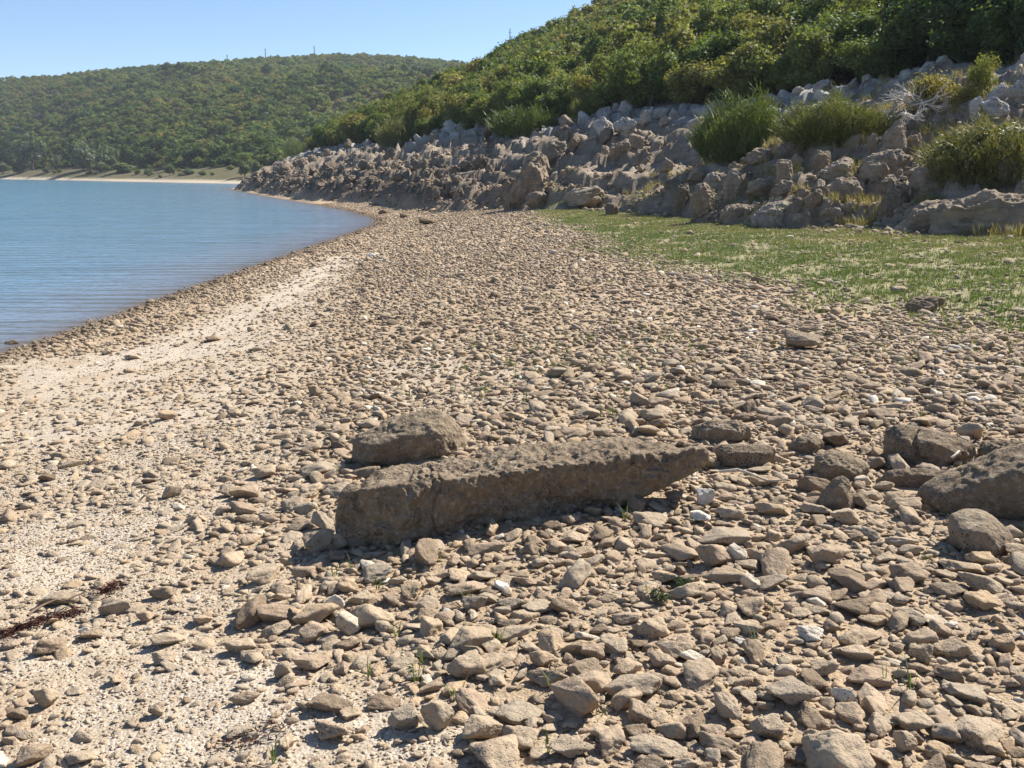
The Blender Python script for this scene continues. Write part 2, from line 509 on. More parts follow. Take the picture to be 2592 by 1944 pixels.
grit[nearm] = grit_w(GX[nearm], GY[nearm]); mead[nearm] = poly_soft(GX[nearm], GY[nearm], MEADOW, .8, .4, .5)
thG = np.where(GY > 1, np.clip(GX / np.maximum(GY, 1e-3), -1.2, 1), np.where(GX < 0, -1.2, 1))
rsG = far_shore(thG)
farside = (rG > rsG - 12) & (GY > 1) & (bb < 2)
far = np.where(farside, sstep(rG - rsG, 2, 6), 0); sand = np.where(farside, sstep(rG - rsG, -3, .5) * (1 - sstep(rG - rsG, 5, 9)), 0)
rock = sstep(bb, -.8, .6) * (1 - farside); wood = np.maximum(sstep(bb, 11, 13.5) * (1 - farside), np.where(farside, sstep(rG - rsG, 51, 60), 0))
pale = sstep(GZ + fbm(GX * .4, GY * .4, 6.6, 3) * .9, 4.2, 5.4) * rock
wet = np.where(farside, 0, np.clip(1 - np.abs(np.minimum(d_s + fbm(GX * 2, GY * 2, 1.1, 3) * .25, .9) - .05) / .55, 0, 1)) * (bb < 2)
wet = np.maximum(wet, (d_s < 0) * .7 * (1 - farside))
wet = np.where(rG > 150, 0, wet)
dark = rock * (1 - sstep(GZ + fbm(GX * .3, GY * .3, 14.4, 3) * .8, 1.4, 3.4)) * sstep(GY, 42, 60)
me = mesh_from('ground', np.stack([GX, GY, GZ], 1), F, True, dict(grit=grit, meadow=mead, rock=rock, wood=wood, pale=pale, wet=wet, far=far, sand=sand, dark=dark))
# close the small hole under the camera
bmh = bmesh.new(); bmh.from_mesh(me); bmesh.ops.holes_fill(bmh, edges=[e for e in bmh.edges if e.is_boundary and e.verts[0].co.xy.length < 2], sides=0); bmh.to_mesh(me); bmh.free()
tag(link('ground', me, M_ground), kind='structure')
fz = GZ[F].min(1)
fk = (fz < .06) & (GX[F].mean(1) - shore_x(GY[F].mean(1)) < 1.5)
fw = F[fk]
uv, inv = np.unique(fw, return_inverse=True)
me = mesh_from('lake_water', np.stack([GX[uv], GY[uv], np.zeros(len(uv))], 1), inv.reshape(-1, 4), True, dict(depth=np.clip(-GZ[uv] / 2.2, 0, 1)))
tag(link('lake_water', me, M_water), kind='structure')

# ------------------------------------------------------------------ stones of the beach
PROTO_N = 32


def proto(i, sub):
    return stone_shape(100 + i, sub, planes=[7, 9, 8, 11, 6][i % 5], p=[34, 22, 44, 16, 30][i % 5], rough=[.045, .065, .04, .06, .045][i % 5])


HI = []
for i in range(PROTO_N):
    v, f = proto(i, 4); HI.append(mesh_from('stone', v, f)); HI[-1].materials.append(M_stone_obj)
LOD = {s: [proto(i, s) for i in range(PROTO_N)] for s in (1, 2, 3)}

TAKEN = []            # (x, y, r) of what lies on the beach already


def stone_tone(rg): return float(np.clip(rg.beta(1.5, 1.6) * .92, 0, .9)) if rg.uniform() > .035 else float(rg.uniform(.92, 1.0))


def put_stone(name, me, x, y, dims, rz, tilt=(0, 0), sink=.2, tone=.5, label=None, cat='stone', group=None, mat=None):
    z = float(H(x, y))
    o = bpy.data.objects.new(name, me); COL.objects.link(o)
    o.scale = dims; o.rotation_euler = (tilt[0], tilt[1], rz); o.location = (x, y, z + dims[2] * (1 - 2 * sink))
    o['tone'] = tone
    if mat is not None:
        o.material_slots[0].link = 'OBJECT'; o.material_slots[0].material = mat
    tag(o, label, cat, group)
    TAKEN.append((x, y, max(dims[0], dims[1])))
    return o


def px_frame(px, py):
    """ground point and metres per photo pixel there"""
    p = ground_at(px, py)
    dep = p[1] * math.cos(TILT) - (p[2] - CZ) * math.sin(TILT)
    return p, dep / FPX


def stone_px(x0, y0, x1, y1, label, pi, tone=.5, depth=.75, rz=None, tilt=(0, 0), sink=.12, name='stone', cat='stone', group=None, me=None, mat=None, hk=1.0):
    """a stone whose silhouette spans the given photo box"""
    cx = (x0 + x1) / 2
    p, s = px_frame(cx, y1 - .12 * (y1 - y0))
    w = (x1 - x0) * s; ang_ = math.atan2(CZ - p[2], math.hypot(p[0], p[1]))
    dp = w * depth
    h = max(((y1 - y0) * s - dp * math.sin(ang_) * .75) / math.cos(ang_), w * .22) * hk
    dr = np.array([p[0], p[1]]); dr /= np.linalg.norm(dr)
    x, y = p[0] + dr[0] * dp * .38, p[1] + dr[1] * dp * .38
    if rz is None: rz = random.uniform(-.25, .25)
    return put_stone(name, me or HI[pi % PROTO_N], x, y, (w * .52, dp * .52, h * .5 / (1 - sink)), rz - math.atan2(p[0], p[1]), tilt, sink, tone, label, cat, group, mat)


# rocks with a shape of their own: a convex block from its corner points, worn and roughened
def cube_grid(nx, ny, nz):
    """evenly gridded surface of the cube -1..1, welded"""
    V, F, key = [], [], {}

    def vid(q):
        k = tuple(round(float(t), 5) for t in q)
        if k not in key: key[k] = len(V); V.append(q)
        return key[k]
    N = (nx, ny, nz)
    for ax_ in range(3):
        a, b = [(1, 2), (2, 0), (0, 1)][ax_]
        ga, gb = np.linspace(-1, 1, N[a] + 1), np.linspace(-1, 1, N[b] + 1)
        for sgn in (1, -1):
            ids = np.empty((N[a] + 1, N[b] + 1), int)
            for i, u in enumerate(ga):
                for j, w in enumerate(gb):
                    q = [0, 0, 0]; q[ax_] = sgn; q[a] = u; q[b] = w; ids[i, j] = vid(q)
            A, B_, C_, D_ = ids[:-1, :-1].ravel(), ids[1:, :-1].ravel(), ids[1:, 1:].ravel(), ids[:-1, 1:].ravel()
            F.append(np.stack([A, B_, C_, D_] if sgn > 0 else [A, D_, C_, B_], 1))
    return np.array(V), np.concatenate(F)


CUBE = {5: cube_grid(44, 44, 44), 'slab': cube_grid(300, 70, 70)}


def block(points, sub, p, rough, seed, cracks=()):
    P = np.array(points, float); mn, mx = P.min(0), P.max(0); c = (mn + mx) / 2; hf = (mx - mn) / 2
    Q = (P - c) / hf
    bm = bmesh.new()
    for q in Q: bm.verts.new(q)
    bmesh.ops.convex_hull(bm, input=bm.verts)
    pls = {}
    for f in bm.faces:
        f.normal_update(); n = f.normal
        if f.calc_area() < 1e-5: continue
        d = n.dot(f.verts[0].co); pls[tuple(round(k, 1) for k in n) + (round(d, 1),)] = (n.x, n.y, n.z, max(d, .12))
    bm.free()
    pl_ = np.array(list(pls.values()))
    v, f = CUBE[sub]
    q = np.maximum(v @ pl_[:, :3].T, 0) / pl_[:, 3]
    r = (q ** p).sum(1) ** (-1 / p)
    X = v * r[:, None] * hf                      # metres, centred
    size = float(np.sort(hf)[1]) * 2
    o = seed * 2.31
    k = 1 / size
    x, y, z = X[:, 0] * k + o, X[:, 1] * k, X[:, 2] * k
    n_ = X / hf ** 2; n_ /= np.linalg.norm(n_, axis=1)[:, None]
    dsp = rough * size * (.75 * fbm(x * 1.3, y * 1.3, z * 1.3, 2) - .55 * np.abs(fbm(x * 2.4 + 3, y * 2.4, z * 2.4, 2)) - .34 * np.abs(fbm(x * 5.5 + 7, y * 5.5, z * 5.5, 2)) + .2 * fbm(x * 8, y * 8, z * 8, 3) + .14 * fbm(x * 17, y * 17, z * 17, 3))
    for (nx, ny, nz, d0, w, dep) in cracks:      # a crack follows a wavy plane
        dd = X @ np.array([nx, ny, nz]) - d0 + .09 * size * fbm(x * 2.2, y * 2.2, z * 2.2 + 5, 3)
        dsp = dsp - dep * np.exp(-(dd / w) ** 2)
    return X + n_ * dsp[:, None], f, c


def plane_pt(px, py, P0, nrm):
    d = pix_dir(px, py); C = np.array([0, 0, CZ])
    return C + d * (np.dot(P0 - C, nrm) / np.dot(d, nrm))


def outline_rock(poly, label, mat, tone=.5, thick=.7, cat='boulder', contact=None, sub=5, p=26, rough=.06, seed=1, front=.62, back=.72, lean=.05, yaw=0.0, group=None, crack=0.0, bury=.1):
    poly = np.array(poly, float); x0, x1, y0, y1 = poly[:, 0].min(), poly[:, 0].max(), poly[:, 1].min(), poly[:, 1].max()
    cx = (x0 + x1) / 2
    g, s = px_frame(*(contact or (cx, y1 - .06 * (y1 - y0))))
    w, h = (x1 - x0) * s, (y1 - y0) * s
    th = min(w, h * 1.7) * thick
    dr = np.array([g[0], g[1], 0]); dr /= np.linalg.norm(dr)
    ca, sa = math.cos(yaw), math.sin(yaw); nr = np.array([dr[0] * ca - dr[1] * sa, dr[0] * sa + dr[1] * ca, 0])
    P0 = g + dr * th * .45
    Q = np.array([plane_pt(a, b, P0, nr) for a, b in poly]); c = Q.mean(0)
    pts = list(Q)
    for q in Q:
        pts.append(c + (q - c) * front - nr * th * .5 - np.array([0, 0, lean * h * (q[2] > c[2])]))
        pts.append(c + (q - c) * back + nr * th * .5)
    zl = Q[:, 2].min()
    for q in list(pts):
        if q[2] < zl + .3 * h: pts.append(q - np.array([0, 0, bury * h]))
    cr = [(math.cos(1.1 * seed), math.sin(1.1 * seed) * .3, .25, 0, .012 * w, crack * h)] if crack else ()
    X, f, c0 = block(pts, sub, p, rough, seed, cr)
    me = mesh_from('boulder', X, f); me.materials.append(mat)
    o = link('boulder', me, None, None, tuple(c0)); o['tone'] = tone
    tag(o, label, cat, group)
    return o, c0, (w / 2, th / 2)


def beach_rock(poly, label, tone=.5, **k):
    o, c0, r = outline_rock(poly, label, M_slab, tone, **k); TAKEN.append((c0[0], c0[1], max(r))); return o


G1, G2 = ground_at(917, 1397), ground_at(1752, 1278)
ax = G2 - G1; ax[2] = 0; ax /= np.linalg.norm(ax); nb_ = np.array([-ax[1], ax[0], 0])        # nb_ points to the rear
pts = []
for a, b, off in ((842, 1338, .06), (917, 1380, 0), (1025, 1390, 0), (1112, 1379, .0), (1242, 1384, -.03), (1351, 1350, -.02), (1487, 1284, .01), (1595, 1257, .02), (1704, 1223, .03), (1760, 1208, .05), (1803, 1176, .1)):
    q = plane_pt(a, b, G1, nb_) if off == 0 else plane_pt(a, b, G1 + nb_ * off, nb_); pts.append(q + nb_ * .03); pts.append(q + nb_ * .14)
    if a < 1300: pts.append(q - np.array([0, 0, .09])); pts.append(q + nb_ * .2 - np.array([0, 0, .09]))
rid = []
for a, b, off in ((838, 1244, .08), (917, 1240, .03), (1053, 1221, .0), (1242, 1199, -.02), (1324, 1181, .01), (1514, 1181, .02), (1650, 1164, .03), (1750, 1132, .06), (1803, 1126, .1)):
    q = plane_pt(a, b, G1 + nb_ * off, nb_); rid.append(q); pts.append(q)
rid = np.array(rid); ru = (rid - G1) @ ax
for a, b in ((879, 1217), (1009, 1174), (1204, 1135), (1351, 1126), (1514, 1117), (1709, 1116), (1774, 1110), (1798, 1128)):
    d = pix_dir(a, b); C0 = np.array([0, 0, CZ])
    zt_ = float(np.interp((ground_at(a, b + 60) - G1) @ ax, ru, rid[:, 2])) + .012
    q = C0 + d * ((zt_ - CZ) / d[2])
    if (q - G1) @ nb_ > .6: q = q - nb_ * ((q - G1) @ nb_ - .6)
    pts.append(q); pts.append(q - np.array([0, 0, (.17 if a < 1400 else .1)]))
u0 = float((ground_at(1100, 1378) - G1) @ ax)
TOL = np.array([ax, nb_, [0, 0, 1]])
loc = (np.array(pts) - G1) @ TOL.T
cm = (loc.min(0) + loc.max(0)) / 2
dcr = float((plane_pt(1108, 1300, G1, nb_) - G1) @ ax - cm[0])
X, Fb, c0 = block(loc, 'slab', 38, .115, 4, [(1, .05, .06, dcr, .006, .013), (1, .1, -.04, dcr - .055, .005, .006), (1, 0, .12, dcr - .33, .014, .022), (1, .1, .3, dcr + .95, .008, .008)])
me = mesh_from('boulder', X, Fb); me.materials.append(M_slab)
slab = link('boulder', me, None, None, tuple(G1 + c0 @ TOL), (0, 0, math.atan2(ax[1], ax[0])))
slab['tone'] = .55
tag(slab, 'long dark brown slab-like boulder with a vertical crack, propped on small stones', 'boulder')
L_ = float((G2 - G1) @ ax)
for k in np.linspace(-.02, .9, 12):
    q = G1 + ax * L_ * k + nb_ * .2; TAKEN.append((q[0], q[1], .21 if k < .55 else .12))


def custom(seed, sub=5, taper=0.0, **kw):
    v, f = stone_shape(seed, sub, **kw); k = 1 - taper * (v[:, 2:3] + 1) / 2; v = v * np.concatenate([k, k, np.ones_like(k)], 1); me = mesh_from('boulder', v, f); me.materials.append(M_slab); return me


B = [custom(301, 5, planes=13, p=9, rough=.07), custom(302, 5, planes=9, p=26, rough=.035), custom(303, 5, planes=14, p=8, rough=.06),
     custom(304, 5, planes=10, p=14, rough=.05, crack=.05), custom(305, 5, planes=16, p=7, rough=.04), custom(306, 5, planes=8, p=18, rough=.05, taper=.62), custom(307, 5, planes=11, p=12, rough=.06, taper=.3)]
BX = dict(name='boulder', cat='boulder')
beach_rock([(879, 1105), (886, 1168), (939, 1184), (1010, 1184), (1205, 1140), (1196, 1105), (1172, 1066), (1140, 1038), (1080, 1040), (982, 1061), (906, 1088)],
           'lumpy brown boulder tucked behind the long cracked slab', .62, contact=(1010, 1178), thick=.62, seed=11, rough=.085, p=18)
beach_rock([(1742, 1110), (1752, 1080), (1800, 1064), (1870, 1062), (1900, 1085), (1905, 1112), (1850, 1124), (1770, 1122)],
           'ragged low tan rock lying behind the tapered end of the long slab', .8, thick=.6, seed=12, rough=.11)
beach_rock([(1808, 1132), (1830, 1123), (1950, 1125), (1968, 1138), (1962, 1176), (1930, 1187), (1812, 1178)],
           'brick-shaped tan stone touching the tapered tip of the long slab', .66, contact=(1890, 1184), thick=.55, seed=13, rough=.05, p=36)
beach_rock([(1992, 1128), (2020, 1104), (2055, 1096), (2088, 1112), (2092, 1132), (2070, 1152), (2010, 1144)],
           'small rounded brown rock just behind the lumpy pair of boulders', .5, thick=.7, seed=14, rough=.07)
beach_rock([(2048, 1205), (2060, 1150), (2100, 1138), (2150, 1145), (2205, 1180), (2200, 1222), (2120, 1228), (2062, 1222)],
           'rounded grey-brown boulder leaning toward the small triangular rock', .5, thick=.7, seed=15, rough=.07)
beach_rock([(2232, 1165), (2238, 1090), (2270, 1072), (2400, 1090), (2470, 1128), (2475, 1150), (2420, 1182), (2290, 1180)],
           'wedge-shaped brown boulder with a deep vertical crack', .52, contact=(2350, 1178), thick=.6, seed=16, rough=.05, p=34, crack=.13)
beach_rock([(2210, 1225), (2240, 1190), (2330, 1182), (2420, 1190), (2400, 1235), (2260, 1238)],
           'flat dark grey slab lying under the wedge-shaped cracked boulder', .35, thick=.5, seed=17, rough=.05)
beach_rock([(2462, 1172), (2478, 1125), (2520, 1106), (2600, 1112), (2600, 1178), (2500, 1182)],
           'rough dark rock between the wedge-shaped boulder and the huge dark one', .3, thick=.6, seed=18, rough=.09)
beach_rock([(2292, 1262), (2320, 1222), (2400, 1190), (2500, 1150), (2620, 1118), (2760, 1130), (2790, 1310), (2520, 1312), (2390, 1306), (2320, 1280)],
           'huge dark brown boulder cut by the edge of the photo', .4, contact=(2440, 1306), thick=.6, seed=19, rough=.07, p=20)
beach_rock([(2388, 1345), (2396, 1300), (2440, 1290), (2510, 1300), (2560, 1340), (2578, 1385), (2540, 1412), (2450, 1402), (2395, 1370)],
           'smooth rounded ochre boulder overhanging the stones below the huge dark one', .85, contact=(2480, 1408), thick=.75, seed=20, rough=.035, p=14)
beach_rock([(2064, 1290), (2076, 1248), (2112, 1204), (2134, 1200), (2154, 1215), (2162, 1262), (2168, 1292), (2110, 1298)],
           'small upright triangular brown rock standing in a gap of the rubble', .58, thick=.6, seed=22, rough=.06)
stone_px(2140, 1245, 2218, 1296, 'brown wedge rock beside the small triangular rock', 0, .6, .8, .5, (0, .3), .1, me=B[5], **BX)
stone_px(1985, 840, 2085, 892, 'squarish flat-topped tan block among the far shingle', 0, .9, .7, .2, (0, .08), .1, me=B[1], **BX)
stone_px(2292, 752, 2388, 798, 'brown hump-backed rock at the edge of the grass', 0, .35, .7, .1, (0, -.1), .12, me=B[0], **BX)
stone_px(1060, 552, 1105, 570, 'dark square rock on the shingle near the tip of the lake', 0, .1, .7, .1, (0, .1), .1, me=B[1], **BX)
stone_px(1012, 540, 1034, 553, 'small dark block near the tip of the lake', 0, .1, .8, .3, (0, .1), .1, me=B[1], **BX)
stone_px(958, 530, 984, 543, 'dark rock at the foot of the dark bank beside the lake', 0, .1, .8, .1, (0, .1), .1, me=B[3], **BX)
stone_px(926, 640, 960, 654, 'small cream-white stone lying alone on the brown shingle', 3, 1.0)
stone_px(14, 860, 50, 878, 'dark wet stone at the water edge', 5, .0)
# other stones that stand out by their look
NOTED = [
    (760, 1168, 850, 1214, 'angular tan stone casting a shadow on bare soil beside the lumpy boulder', 1, .55, .8),
    (640, 1180, 700, 1216, 'smooth pale tan stone on bare soil', 6, .7, .8), (585, 1214, 640, 1236, 'small reddish-tan stone in the bare soil', 9, .35, .8),
    (555, 1230, 610, 1262, 'small ridged tan stone at the edge of the bare soil', 3, .4, .8), (410, 1228, 462, 1264, 'pale tan stone with an upturned end', 2, .68, .6),
    (99, 1196, 140, 1222, 'dark brown stone among the low shingle', 8, .05, .8), (400, 1035, 448, 1066, 'pale upright tan stone in the distance of the low shingle', 12, .75, .6),
    (378, 1780, 416, 1822, 'small cube-shaped stone standing alone on white grit', 0, .5, .9), (385, 1650, 445, 1690, 'tan pointed stone resting on a smaller pink one', 6, .5, .7),
    (390, 1686, 420, 1706, 'small pink pebble under a pointed tan stone', 10, .3, .8), (575, 1838, 640, 1872, 'blocky tan stone on white grit near a reddish stain', 4, .6, .8),
    (695, 1676, 745, 1726, 'smooth tan wedge stone leaning against a pitted stone', 9, .55, .7), (740, 1655, 838, 1708, 'pitted triangular stone perched on small stones', 13, .35, .7),
    (850, 1545, 915, 1616, 'cream-coloured broken rock with a pale fractured face', 12, .93, .7), (825, 1508, 872, 1560, 'chalky white shard standing behind the broken rock', 7, 1.0, .5),
    (775, 1750, 895, 1815, 'heavily pitted dark stone on pale grit', 8, .1, .7), (980, 1790, 1060, 1860, 'smooth grey-tan stone leaning beside a tall upright wedge', 10, .6, .8),
    (1066, 1772, 1150, 1866, 'tall upright wedge-shaped stone casting a shadow on grit', 13, .62, .6), (1165, 1810, 1270, 1890, 'large pitted stone half buried in pale grit', 2, .45, .9),
    (1270, 1846, 1360, 1915, 'large rounded tan cobble below a pitted stone', 6, .5, .8), (1255, 1780, 1370, 1850, 'broad pitted stone behind a rounded cobble', 11, .6, .9),
    (1380, 1865, 1500, 1930, 'large saddle-shaped smooth tan stone', 14, .55, .6), (1590, 1865, 1735, 1925, 'long flat-topped tan slab near the bottom of the beach', 1, .6, .6),
    (1134, 1655, 1222, 1734, 'round pitted cobble with grass growing at its foot', 10, .45, .9), (1136, 1590, 1250, 1662, 'large knobbly stone with pitted top above the round pitted cobble', 2, .4, .8),
    (1258, 1583, 1350, 1626, 'low tan stone with dark pitted edges', 4, .5, .7), (1335, 1645, 1402, 1700, 'small upright pale stone among cobbles', 13, .75, .7),
    (1330, 1690, 1450, 1748, 'long pitted brown stone overhanging pebbles', 5, .3, .5), (1450, 1605, 1530, 1628, 'flat grey stone with a bluish surface', 9, .92, .5),
    (1468, 1628, 1530, 1680, 'blocky brown stone with a shaded face', 0, .3, .8), (1720, 1645, 1792, 1684, 'white-edged stone with a chalky top', 12, .97, .6),
    (1126, 1470, 1234, 1514, 'dark-edged long stone lying below the slab', 1, .35, .5), (1170, 1505, 1236, 1552, 'tan angular stone with a flat face', 4, .6, .7),
    (1258, 1512, 1340, 1548, 'long sloping tan stone in the middle of the rubble', 5, .6, .6), (1320, 1520, 1410, 1562, 'flat broad tan stone among rubble', 11, .65, .8),
    (1936, 1720, 2072, 1802, 'biggest smooth tan cobble of the lower rubble, with a broad sloping face', 14, .6, .7), (2144, 1692, 2256, 1748, 'brown lumpy stone with a dark underside', 2, .3, .7),
    (2100, 1744, 2174, 1796, 'elongated chalky white stone lying at a slant', 5, 1.0, .35), (1898, 1812, 1976, 1884, 'egg-shaped tan cobble standing on end', 10, .65, .9),
    (1764, 1840, 1834, 1894, 'round cobble with a dark top', 6, .35, .9), (2030, 1845, 2130, 1905, 'flat layered pale slab tilted on edge', 9, .75, .6),
    (2256, 1850, 2316, 1918, 'pale egg-like stone among the lowest rubble', 13, .72, .8), (2260, 1800, 2360, 1870, 'broad pitted tan stone in the low rubble', 11, .5, .9),
    (2355, 1826, 2452, 1894, 'smooth sloping tan slab with a clean edge', 1, .6, .8), (2385, 1730, 2488, 1786, 'smooth rounded tan stone with a scratched top', 10, .6, .8),
    (2300, 1630, 2356, 1690, 'grey-tan upright block standing in dry soil', 0, .72, .7), (2500, 1610, 2560, 1662, 'grey rounded peg-like stone at the edge of the rubble', 10, .8, .9),
    (2016, 1590, 2080, 1636, 'stone with a dazzling white cap', 6, .98, .8), (2050, 1668, 2122, 1722, 'pale boxy stone with rounded corners', 4, .85, .9),
    (1856, 1614, 1902, 1638, 'small flat white stone among tan rubble', 5, 1.0, .7), (1760, 1238, 1808, 1290, 'bright white blocky stone in front of the slab tip', 4, 1.0, .7),
    (1740, 1290, 1800, 1330, 'chipped white stone near the bright white block', 7, 1.0, .8), (1870, 1452, 1926, 1498, 'cream stone with a broken white top', 12, .95, .6),
    (1768, 1335, 1900, 1390, 'broad tan boulder-like stone below the slab tip', 2, .55, .7), (1760, 1376, 1850, 1448, 'brown triangular stone with a steep face', 13, .3, .7),
    (1842, 1376, 1892, 1432, 'chalky cream stone wedged beside a brown triangle', 12, .96, .7), (1910, 1268, 2010, 1312, 'thin flat pale slab lying at an angle', 9, .75, .6),
    
    (1600, 1300, 1690, 1345, 'rounded brown stone in the shade of the slab', 6, .5, .8), 
    (830, 1345, 900, 1400, 'grey stone at the blunt end of the slab', 13, .55, .8), (770, 1340, 850, 1410, 'stone in the shadow of the slab blunt end', 4, .5, .8),
    (2380, 1445, 2505, 1460, 'thin pale slab in the dusty rubble', 9, .75, .8), (2445, 1395, 2510, 1440, 'pale cobble under the ochre boulder', 10, .8, .9),
    (2246, 1258, 2330, 1306, 'brown rounded stone below the flat dark slab', 10, .4, .7), (100, 1490, 200, 1540, 'low rounded tan stone beside the dried weed', 8, .5, .8),
    (348, 1545, 392, 1582, 'dark pointed stone on pale grit', 13, .3, .8), (205, 1590, 260, 1625, 'brown blocky stone near a white pointed one', 0, .2, .8),
    (40, 1880, 130, 1944, 'dark stone stack base at the corner of the beach', 2, .25, .8), (170, 1895, 260, 1940, 'flat tan stone tilted beside the dark ones', 9, .5, .7),
    (90, 1740, 150, 1800, 'upright reddish-tan stone beside a dark stone', 13, .5, .7), (20, 1790, 70, 1830, 'pair-forming dark pitted stone near the upright reddish one', 8, .1, .8),
    (380, 1600, 475, 1640, 'long pale slab-shaped stone on grit', 1, .65, .5), (200, 1586, 235, 1612, 'small white pointed stone beside the dried weed', 5, 1.0, .7),
    (2330, 1560, 2400, 1592, 'broad stone dusted with white powder', 11, .9, .8), (2440, 1500, 2530, 1555, 'large low pale grey stone on dusty soil', 11, .8, .8),
    (2030, 1530, 2110, 1560, 'flat layered tan stone with a white streak', 5, .7, .6), (1690, 930, 1745, 952, 'flat tan stone in the middle distance', 9, .5, .7),
    (1640, 1005, 1700, 1042, 'dark tan stone in the shingle', 4, .35, .8), (1455, 1030, 1520, 1065, 'squat tan stone behind the slab', 2, .5, .8),
    (1615, 1035, 1690, 1075, 'blocky tan stone behind the slab tip', 6, .5, .8), (1455, 1045, 1500, 1068, 'small brown stone behind the slab', 3, .4, .8),
    (780, 976, 818, 1008, 'pointed brown stone standing on the pale shingle', 13, .2, .8), (520, 848, 560, 866, 'dark flat-topped stone on the sandy strip', 1, .2, .8),
    (315, 895, 362, 912, 'pale flat stone on the sandy strip', 9, .7, .7), (255, 886, 284, 900, 'small brown stone on the sandy strip', 5, .25, .8),
]
for (a, b_, c, d, lab, pi, tn, dp) in NOTED:
    stone_px(a, b_, c, d, lab, pi, tn, dp, tilt=(random.uniform(-.12, .12), random.uniform(-.15, .15)))
n_noted = len(NOTED) + 2


def density(x, y, gk=.93):
    """how stony the beach is, 0..1"""
    d = x - shore_x(y)
    g = grit_w(x, y); m = poly_soft(x, y, MEADOW, .8, .4, .5)
    n = fbm(x * .8, y * .8, 40.0, 3)
    D = 1.0 + .5 * n
    D = D * (1 + .35 * sstep(x, -.3, .8) * sstep(8 - y, 0, 3))
    left = sstep(-x - .9 + .25 * n, -.35, .75) * sstep(9 - y, 0, 5)
    D = D * (1 - .25 * left) * (1 - gk * g) * (1 - .85 * m)
    D = D * sstep(d, -.25, .1) * (1 - .35 * sstep(3.2 - d, 0, 1.2))
    D = D * (1 - sstep(foot_b(x, y), .2, 1.6))
    return np.clip(D, 0, 1)


class Grid:
    def __init__(s, c): s.c = c; s.g = {}

    def add(s, x, y, r):
        s.g.setdefault((int(x // s.c), int(y // s.c)), []).append((x, y, r))

    def ok(s, x, y, r, k, span):
        cx, cy = int(x // s.c), int(y // s.c)
        for i in range(cx - span, cx + span + 1):
            for j in range(cy - span, cy + span + 1):
                for (a, b, q) in s.g.get((i, j), ()):
                    rr = (r + q) * k
                    if (a - x) ** 2 + (b - y) ** 2 < rr * rr: return False
        return True


GR = Grid(.22)
for t in TAKEN: GR.add(*t)


def sector(n, r0, r1, half=.60, right=.60):
    r = np.sqrt(RNG.uniform(r0 * r0, r1 * r1, n)); a = RNG.uniform(-half, right, n)
    return np.sin(a) * r, np.cos(a) * r


items = []      # x, y, size(half), squash, rz, tiltx, tilty, tone, dist
for (s0, s1, dens, r0, r1, k) in ((.056, .088, 13, 1.9, 8, .66), (.032, .056, 110, 1.9, 10, .62), (.018, .032, 480, 1.9, 10, .60), (.010, .018, 700, 1.9, 7.5, .62),
                                  (.05, .10, 2.6, 8, 60, .66), (.028, .048, 90, 10, 26, .6), (.014, .028, 210, 10, 24, .58), (.024, .05, 85, 26, 75, .6)):
    wide = .95 if r0 < 12 else .7
    area = (.7 + wide) / 2 * (r1 * r1 - r0 * r0)
    n = int(area * dens)
    x, y = sector(n, r0, r1, .7, wide)
    keep = RNG.uniform(size=n) < density(x, y, .93 if s1 > .035 else .84)
    x, y = x[keep], y[keep]
    hs = RNG.uniform(s0, s1, len(x)) * np.where(RNG.uniform(size=len(x)) < .5, .9, 1)
    span = 1 if s1 < .1 else 2
    for i in range(len(x)):
        if GR.ok(x[i], y[i], hs[i], k, span):
            GR.add(x[i], y[i], hs[i]); items.append((x[i], y[i], hs[i]))
items = np.array(items)
print('stones', len(items))
hz = H(items[:, 0], items[:, 1])
dist = np.hypot(items[:, 0], items[:, 1])
vis = (np.abs(items[:, 0] / items[:, 1]) < .55) & (dist > 2.35)
rank = np.argsort(-np.where(vis, items[:, 2] / dist, 0))
n_ind = 297 - n_noted
indiv = set(rank[:n_ind].tolist())
rg = np.random.default_rng(5)
GEN_LABEL = 'ordinary tan limestone cobble lying loose among the crowded stones of the beach'
for i in rank[:n_ind]:
    x, y, h = items[i]
    q = rg.uniform(.5, .95); sq = rg.uniform(.3, .7)
    put_stone('stone', HI[rg.integers(PROTO_N)], x, y, (h * 1.2, h * q, h * sq), rg.uniform(0, 6.28), (rg.normal() * .16, rg.normal() * .16), rg.uniform(.12, .28),
              float(min(stone_tone(rg), .85)), GEN_LABEL, 'stone', 'ordinary cobbles of the stony beach')


